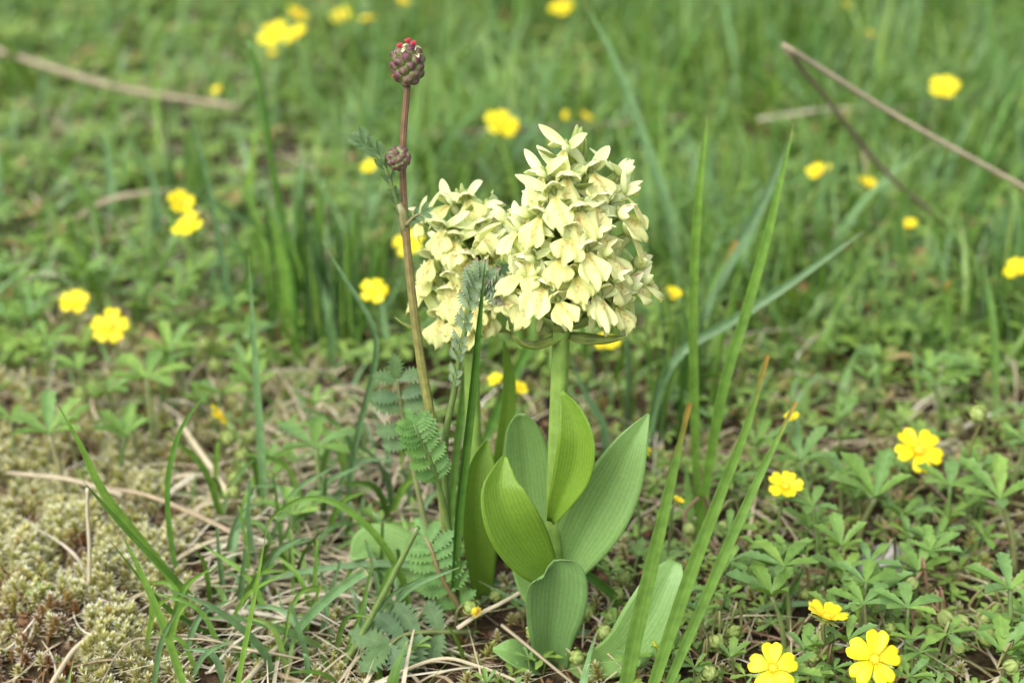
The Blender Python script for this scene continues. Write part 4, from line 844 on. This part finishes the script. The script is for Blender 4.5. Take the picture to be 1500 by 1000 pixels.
for k in range(20): straw_at(random.uniform(1050, 1500), random.uniform(560, 1000), random.uniform(.02, .05), random.uniform(0, PI), random.uniform(4, 7), 'thin straw lying under the cinquefoil mat', 'straws under the mat', random.uniform(.002, .008))

# a pale stone in the mat, a black beetle on the tall orchid
g = ground(1300, 838); V, F, A = ellipsoid(.011, .008, .005, 14, 10)
V += .0016*np.sin(V*420+1)[:, [1, 2, 0]]; o = obj('stone', mk_mesh('stone', V, F, A, M['stone'])); o.location = g+np.array([0, 0, .003]); tag(o, 'small pale grey stone half hidden under the cinquefoil leaves', 'stone')
pb = at(859, 437, -.0005); bt = thing('beetle', pb, 'tiny black beetle sitting inside the tall orchid head', 'beetle')
obj('body', mk_mesh('body', *ellipsoid(.0016, .0011, .0009, 12, 8), M['beetle']), bt); obj('head', mk_mesh('head', *xf(ellipsoid(.0007, .0007, .0006, 8, 6), TR((-.0018, 0, 0))), M['beetle']), bt)
for k in range(6):
    s = 1 if k % 2 else -1; x = (k//2-1)*.0008
    obj('leg', mk_mesh('leg', *tube(np.array([(x, s*.0006, 0), (x*1.3, s*.0016, .0004), (x*1.6, s*.0022, -.0010)]), .00012, 5), M['beetle']), bt)

# ------------------------------------------------------------------ grass tufts
TB = {}
def tblade(mat, k):
    if (mat, k) not in TB:
        random.seed(500+k); n_ = 10; t = np.linspace(0, 1, n_); bend = (.05, .25, .5, .9, 1.3)[k]
        ph = PI/2-bend*t**1.5; P = np.cumsum(np.stack([np.cos(ph), np.zeros(n_), np.sin(ph)], 1)/(n_-1), 0); P -= P[0]
        TB[(mat, k)] = mk_mesh('blade', *blade(P, bwid(n_, .040, .06, .7, False, 3.), (-math.sin(.3), .35, .2), .4, .15, k/5, random.uniform(-1, 1)), M[mat])
    return TB[(mat, k)]
def tuft(px, py, n_, hpx, spread, label, group=None, mats=('grass', 'grass_dark', 'grass_blue', 'grass_fresh')):
    g = ground(px, py); t = thing('grass_tuft', g, label, 'grass', group); H = hpx*pxm(g)*1.1
    for k in range(n_):
        a = random.uniform(0, 2*PI); q = random.uniform(0, .014); p = (math.cos(a)*q, math.sin(a)*q, -.001)
        me = tblade(random.choice(mats), min(4, int(abs(random.gauss(0, spread))))); Hk = H*random.uniform(.55, 1.05)
        obj('blade', me, t, TR(p) @ RZ(a+random.uniform(-.7, .7)) @ RX(random.uniform(-.15, .15)) @ Matrix.Diagonal((Hk, Hk*random.uniform(.8, 1.4), Hk, 1)))
    return t
keep = random.getstate()
for k in range(5):
    for m_ in ('grass', 'grass_dark', 'grass_blue', 'grass_fresh'): tblade(m_, k)
random.setstate(keep)
tuft(490, 520, 26, 260, 1.5, 'largest dark green grass tuft, behind the burnet stem'); tuft(430, 470, 22, 230, 1.5, 'dark green grass tuft with the jointed stalk in it'); tuft(540, 480, 20, 230, 1.4, 'dark grass tuft behind the small leaf of the burnet')
tuft(950, 640, 16, 190, 1.2, 'grass tuft behind the large grey-green orchid leaf'); tuft(1000, 610, 18, 230, 1.6, 'grass tuft at the foot of the leaning grey-green blades')
tl = 'blurred grass tuft in the far meadow'; tg = 'far grass tufts'
for k in range(46):
    x = random.uniform(-60, 1560); y = random.uniform(40, 400)
    if x < 520 and random.random() < .45: continue
    tuft(x, y, 13, random.uniform(80, 150), 1.7, tl+' near '+near(x, y, FARM), tg)
for k in range(14):
    x, y = random.uniform(960, 1540), random.uniform(380, 590); tuft(x, y, 11, random.uniform(90, 170), 1.6, 'blurred grass tuft beyond the cinquefoil mat near '+near(x, y, BACK), 'grass tufts beyond the mat')

# ------------------------------------------------------------------ what nobody could count
def stuff(name, V, F, A, mat, label):
    return tag(obj(name, mk_mesh(name, V, F, A, M[mat])), label, None, None, 'stuff')
def scatter(N, dens, x0=-.55, x1=.5, y0=-.12, y1=1.25):
    X = rng.uniform(x0, x1, N); Y = rng.uniform(y0, y1, N); Z = gz(X, Y); px, py = proj(np.stack([X, Y, Z], 1))
    k = rng.random(N) < dens(px, py, X, Y); return X[k], Y[k], Z[k], px[k], py[k]
def clump(X, Y, f=1.):   # smooth patchiness of the meadow, 0..1
    a = np.sin(23*f*X+17*f*Y+1)+np.sin(-31*f*X+26*f*Y+2.2)+np.sin(47*f*X+39*f*Y+.3)*.7+np.sin(61*f*X-55*f*Y+4)*.6
    return np.clip(.5+a*.2, 0, 1)
def blades_np(X, Y, Z, H, W, lean, az, n_=6, rr=None):
    N = len(X); t = np.linspace(0, 1, n_)[None, :, None]; d = np.stack([np.cos(az), np.sin(az), np.zeros(N)], 1)[:, None, :]
    k = lean[:, None, None]; c = d*(k*t**1.8)*H[:, None, None]+np.array([0, 0, 1])*(t*(1-.35*k*t))*H[:, None, None]
    c = c+np.stack([X, Y, Z-.001], 1)[:, None, :]
    fa = az+rng.uniform(-1, 1, N)+PI/2; s = np.stack([np.cos(fa), np.sin(fa), np.zeros(N)], 1)[:, None, :]
    wv = (W[:, None]*np.maximum(.06, 1-np.linspace(0, 1, n_)**2.0)[None, :])[:, :, None]/2
    nrm_ = np.cross(s, np.array([0, 0, 1.])); L = c-s*wv+nrm_*wv*.35; Rr = c+s*wv+nrm_*wv*.35
    V = np.stack([L, c, Rr], 2).reshape(-1, 3); r = rng.random(N) if rr is None else rr
    A = np.zeros((N, n_, 3, 3)); A[..., 0] = np.array([0, .5, 1]); A[..., 1] = np.linspace(0, 1, n_)[None, :, None]; A[..., 2] = r[:, None, None]
    base = (np.arange(N)*n_*3)[:, None, None]; i = np.arange(n_-1)[None, :, None]*3; q = base+i
    F = np.concatenate([np.stack([q, q+1, q+4, q+3], -1), np.stack([q+1, q+2, q+5, q+4], -1)], 2).reshape(-1, 4)
    return V, F, A.reshape(-1, 3)
sstep = lambda a, b, x: np.clip((x-a)/(b-a), 0, 1)
def d_grass(px, py, X, Y):
    up = sstep(640, 420, py); right = sstep(430, 700, px)
    d = .10+up*(.30+.50*right)*(.45+1.1*clump(X, Y)); d = np.where((px < 270) & (py > 600), .012, d); d = np.where((px > 1020) & (py > 640), .05, d)
    d = np.where((px > 270) & (px < 700) & (py > 640), .34, d)
    return d
X, Y, Z, px, py = scatter(34000, d_grass); c_ = clump(X, Y)
H = np.where(py < 560, rng.uniform(.018, .060, len(X))*(.6+.8*c_), rng.uniform(.010, .028, len(X)))*np.where(px < 500, .75, 1.)
V, F, A = blades_np(X, Y, Z, H, rng.uniform(.0014, .0046, len(X)), rng.uniform(.1, 1.1, len(X)), rng.uniform(0, 2*PI, len(X)), rr=(rng.random(len(X))*.55+.6*clump(Y+.3, X, 1.3)) % 1)
stuff('turf_grass', V, F, A, 'grass', 'countless short green blades of the meadow turf')
X, Y, Z, px, py = scatter(1500, lambda px, py, X, Y: np.where((py < 470), .25+.6*sstep(400, 700, px), 0.)); N = len(X)
V, F, A = blades_np(X, Y, Z, rng.uniform(.045, .105, N), rng.uniform(.0026, .0052, N), rng.uniform(.1, .9, N), rng.uniform(0, 2*PI, N), 9)
stuff('tall_grass', V, F, A, 'grass', 'taller blades standing out of the far meadow')
X, Y, Z, px, py = scatter(26000, lambda px, py, X, Y: np.where((px < 340) & (py > 640), .02, np.where((px < 520) & (py < 640) & (py > 100), .32, np.where((px > 250) & (px < 640) & (py > 620), .85, np.where((py < 640), .10, .12)))))
N = len(X); V, F, A = blades_np(X, Y, Z+.002, rng.uniform(.010, .030, N), rng.uniform(.0006, .0018, N), rng.uniform(1.4, 2.6, N), rng.uniform(0, 2*PI, N))
V[:, 2] = np.maximum(V[:, 2], gz(V[:, 0], V[:, 1])+.0006)
stuff('dead_thatch', V, F, A, 'straw', 'matted dead grass between the green turf')
X, Y, Z, px, py = scatter(26000, lambda px, py, X, Y: np.where((px < 360) & (py > 640), .5, np.where((px > 560) & (px < 900) & (py > 820), .5, .04)), -.4, .3, -.12, .5)
N = len(X); V, F, A = blades_np(X, Y, Z+.0008, rng.uniform(.004, .012, N), rng.uniform(.0003, .0009, N), rng.uniform(1.4, 2.6, N), rng.uniform(0, 2*PI, N), 5)
V[:, 2] = np.maximum(V[:, 2], gz(V[:, 0], V[:, 1])+.0005)
stuff('brown_fibres', V, F, A, 'litter', 'thin brown dead fibres on the soil round the moss')
N = 16000; X = rng.uniform(-2.5, 2.5, N); Y = rng.uniform(-1.6, 3.4, N); k = ~((X > -.5) & (X < .45) & (Y > -.62) & (Y < 1.2)) & (np.hypot(X-CAM[0], Y-CAM[1]) > .22); X, Y = X[k], Y[k]; N = len(X)
V, F, A = blades_np(X, Y, gz(X, Y), rng.uniform(.04, .10, N), rng.uniform(.005, .011, N), rng.uniform(.2, 1.4, N), rng.uniform(0, 2*PI, N), 5)
stuff('outer_meadow', V, F, A, 'grass', 'meadow grass going on all round the near turf')
def inst(VFA, X, Y, Z, s, az, tilt, ta, rr=None):
    T, F0, A0 = VFA; N = len(X); m = len(T); F4 = np.array([f if len(f) == 4 else (*f, f[-1]) for f in F0])
    ca, sa = np.cos(az), np.sin(az); P = np.empty((N, m, 3))
    x = T[None, :, 0]*ca[:, None]-T[None, :, 1]*sa[:, None]; y = T[None, :, 0]*sa[:, None]+T[None, :, 1]*ca[:, None]; z = np.broadcast_to(T[None, :, 2], x.shape)
    x = x+z*np.sin(tilt)[:, None]*np.cos(ta)[:, None]; y = y+z*np.sin(tilt)[:, None]*np.sin(ta)[:, None]
    P[..., 0] = x*s[:, None]+X[:, None]; P[..., 1] = y*s[:, None]+Y[:, None]; P[..., 2] = z*s[:, None]+Z[:, None]
    A = np.broadcast_to(A0[None, :, :3], (N, m, 3)).copy(); A[..., 2] = ((A[..., 2]*.15+(rr if rr is not None else rng.random(N))[:, None]) % 1.)
    F = (F4[None]+(np.arange(N)*m)[:, None, None]).reshape(-1, 4); return P.reshape(-1, 3), F, A.reshape(-1, 3)
def tri_faces(F): return [tuple(f) if f[2] != f[3] else tuple(f[:3]) for f in F.tolist()]
def small_leaf(seed, nl=5):
    random.seed(seed); mb = MB(); h = random.uniform(.5, 1.3); mb.add(tube(catmull([(0, 0, -.1), (.1, 0, h*.6), (.15, .1, h)], 4), [.05, .045, .04, .04], 3))
    cone = random.uniform(.15, .7)
    for k in range(nl):
        a = k*2*PI/nl+random.uniform(-.2, .2) if nl < 5 else (k-2)*R_(64)
        mb.add(xf(leaflet(1., random.uniform(.32, .46), 3, .24, .78, random.uniform(.2, .5), random.uniform(.1, .4), .12, k/nl, .3, .2), TR((.15, .1, h)) @ frame((math.sin(a), math.cos(a), cone+random.uniform(-.2, .2)), (-.4*math.sin(a), -.4*math.cos(a), 1)) @ SC(random.uniform(.75, 1.))))
    return np.concatenate(mb.V), mb.F, np.concatenate(mb.A)
SL = [small_leaf(40+k, n_) for k, n_ in enumerate((5, 5, 3, 5))]
def d_cover(px, py, X, Y):
    d = np.where(py < 620, .62, .30); d = np.where((px < 480) & (py <= 640), .44, d); d = np.where((px > 940) & (py > 560), 1., d); d = np.where((px < 330) & (py > 640), .06, d); d = np.where((px < 600) & (px > 330) & (py > 640), .16, d)
    d = np.where((px > 600) & (px < 940) & (py > 820), .25, d); return d
for k, nm in enumerate(('cinquefoil_cover', 'cinquefoil_cover', 'clover_cover', 'cinquefoil_cover')):
    X, Y, Z, px, py = scatter(5600, d_cover); N = len(X)
    V, F, A = inst(SL[k], X, Y, Z, np.where(py < 560, rng.uniform(.005, .014, N), rng.uniform(.0035, .0072, N)), rng.uniform(0, 6.28, N), rng.uniform(0, .7, N), rng.uniform(0, 6.28, N), (.9*rng.random(N)*(py > 380)+(py <= 380)*(.6*rng.random(N)+.25*clump(X, Y, 1.2))))
    stuff(nm, V, tri_faces(F), A, 'cover', 'mat of small toothed leaves covering the soil' if k != 2 else 'small three-part leaves mixed into the mat')
# tangled reddish runners in the mat
mb = MB(); random.seed(77)
for k in range(330):
    x, y = random.uniform(900, 1540), random.uniform(600, 1030)
    if k > 230: x, y = random.uniform(0, 500), random.uniform(380, 660)
    g = ground(x, y); a = random.uniform(0, 2*PI); L = random.uniform(.014, .034); h = random.uniform(.001, .007); d = np.array([math.cos(a), math.sin(a), 0])
    mb.add(tube(catmull([g, g+d*L*.5+np.array([0, 0, h]), g+d*L+np.array([0, 0, h*random.uniform(0, 1.3)])], 7), random.uniform(.0003, .0006), 5, random.random()))
o = obj('runners', mb.mesh('runners', M['red_stalk'])); tag(o, 'thin reddish runners tangled under the cinquefoil leaves', None, None, 'stuff')
# moss: star-tipped shoots
def moss_shoot(seed, nl, hair):
    random.seed(seed); V = []; F = []; A = []
    for k in range(nl):
        a = k*2.4; t = (k+.5)/nl; z = .25+.75*t; sp_ = (1-t)*1.15+.15; L = .62-.2*t
        d = np.array([math.cos(a)*sp_, math.sin(a)*sp_, .55+t*.8]); d = nrm(d); s = nrm(np.cross(d, (0, 0, 1)))*.085
        p = np.array([0, 0, z*1.3]); i = len(V); q = p+d*L*.55; e = p+d*L*1.28+np.array([math.cos(a)*.14, math.sin(a)*.14, -.08])
        V += [p-s*.6, p+s*.6, q+s, q-s, e]; vv = (.15+.2*t, .15+.2*t, .6, .6, 1.)
        A += [(hair, v, 0, 1) for v in vv]; F += [(i, i+1, i+2, i+3), (i+3, i+2, i+4)]
    i = len(V)
    for (x, y) in ((-.12, -.07), (.12, -.07), (0, .14)): V += [np.array([x, y, -.3]), np.array([x*.8, y*.8, 1.3])]; A += [(0, 0, 0, 1), (0, .1, 0, 1)]
    F += [(i, i+2, i+3, i+1), (i+2, i+4, i+5, i+3), (i+4, i, i+1, i+5)]
    return np.array(V), F, np.array(A)
MS = [moss_shoot(k, n_, h_) for k, (n_, h_) in enumerate(((30, 1.), (26, .45), (22, .1)))]
from math import sin as _s
def patch(px, py): return np.sin(px*.031+1.3)*np.sin(py*.047+.5)+.6*np.sin(px*.067+py*.05)+.4*np.sin(px*.11-py*.09)
def d_moss(px, py, X, Y):
    d = np.where((px < 285) & (py > 655), 1., 0.); d = np.where((px < 285) & (py > 655) & (patch(px, py) < -.55), .22, d)
    d = np.where((px < 130) & (py > 890), .28, d); d = np.where((px >= 250) & (px < 520) & (py > 600) & (py < 800), .22, d); d = np.where((px >= 330) & (px < 560) & (py >= 800), .12, d)
    d = np.where((py > 440) & (py <= 655) & (px < 480), .35, d); d = np.where((px > 680), .05, d); return d*(py > 380)
for k in range(3):
    X, Y, Z, px, py = scatter(60000, lambda a, b, c, d: d_moss(a, b, c, d)*(.9, .6, .3)[k], -.42, .4, -.12, .4); N = len(X); pt = patch(px, py)
    rr = np.clip(np.where(((pt < -.4) | ((px < 120) & (py > 900))) & (rng.random(N) < .6), rng.uniform(.66, 1, N), rng.uniform(0, .62, N))+(.12 if k == 2 else 0), 0, .99)
    V, F, A = inst(MS[k], X, Y, Z, rng.uniform(.0026, .0046, N)*np.where(pt < -.35, .7, 1.15), rng.uniform(0, 6.28, N), rng.uniform(0, .6, N), rng.uniform(0, 6.28, N), rr)
    stuff('moss', V, tri_faces(F), A, 'moss', ('cushions of yellow-green moss with white hair tips', 'yellow-green moss shoots', 'brown and dark green moss shoots between the cushions')[k])
# crumbs of dead leaf on the soil
def crumb(seed):
    random.seed(seed); V, F, A = petal(1., .8, lambda v: .3+.7*math.sin(v*PI), .2, random.uniform(-1, 1), random.uniform(-.6, .6), 4, 4, None, 0, .5, .05)
    return V+np.array([[random.uniform(-.1, .1) for _ in range(3)] for _ in V]), F, A
X, Y, Z, px, py = scatter(12000, lambda px, py, X, Y: np.where((px < 360) & (py > 640), 1., np.where(py > 560, .6, .25))); N = len(X)
V, F, A = inst(crumb(3), X, Y, Z+.001, rng.uniform(.0015, .006, N), rng.uniform(0, 6.28, N), rng.uniform(0, .8, N), rng.uniform(0, 6.28, N))
stuff('leaf_litter', V, tri_faces(F), A, 'litter', 'crumbs of brown dead leaf on the soil')
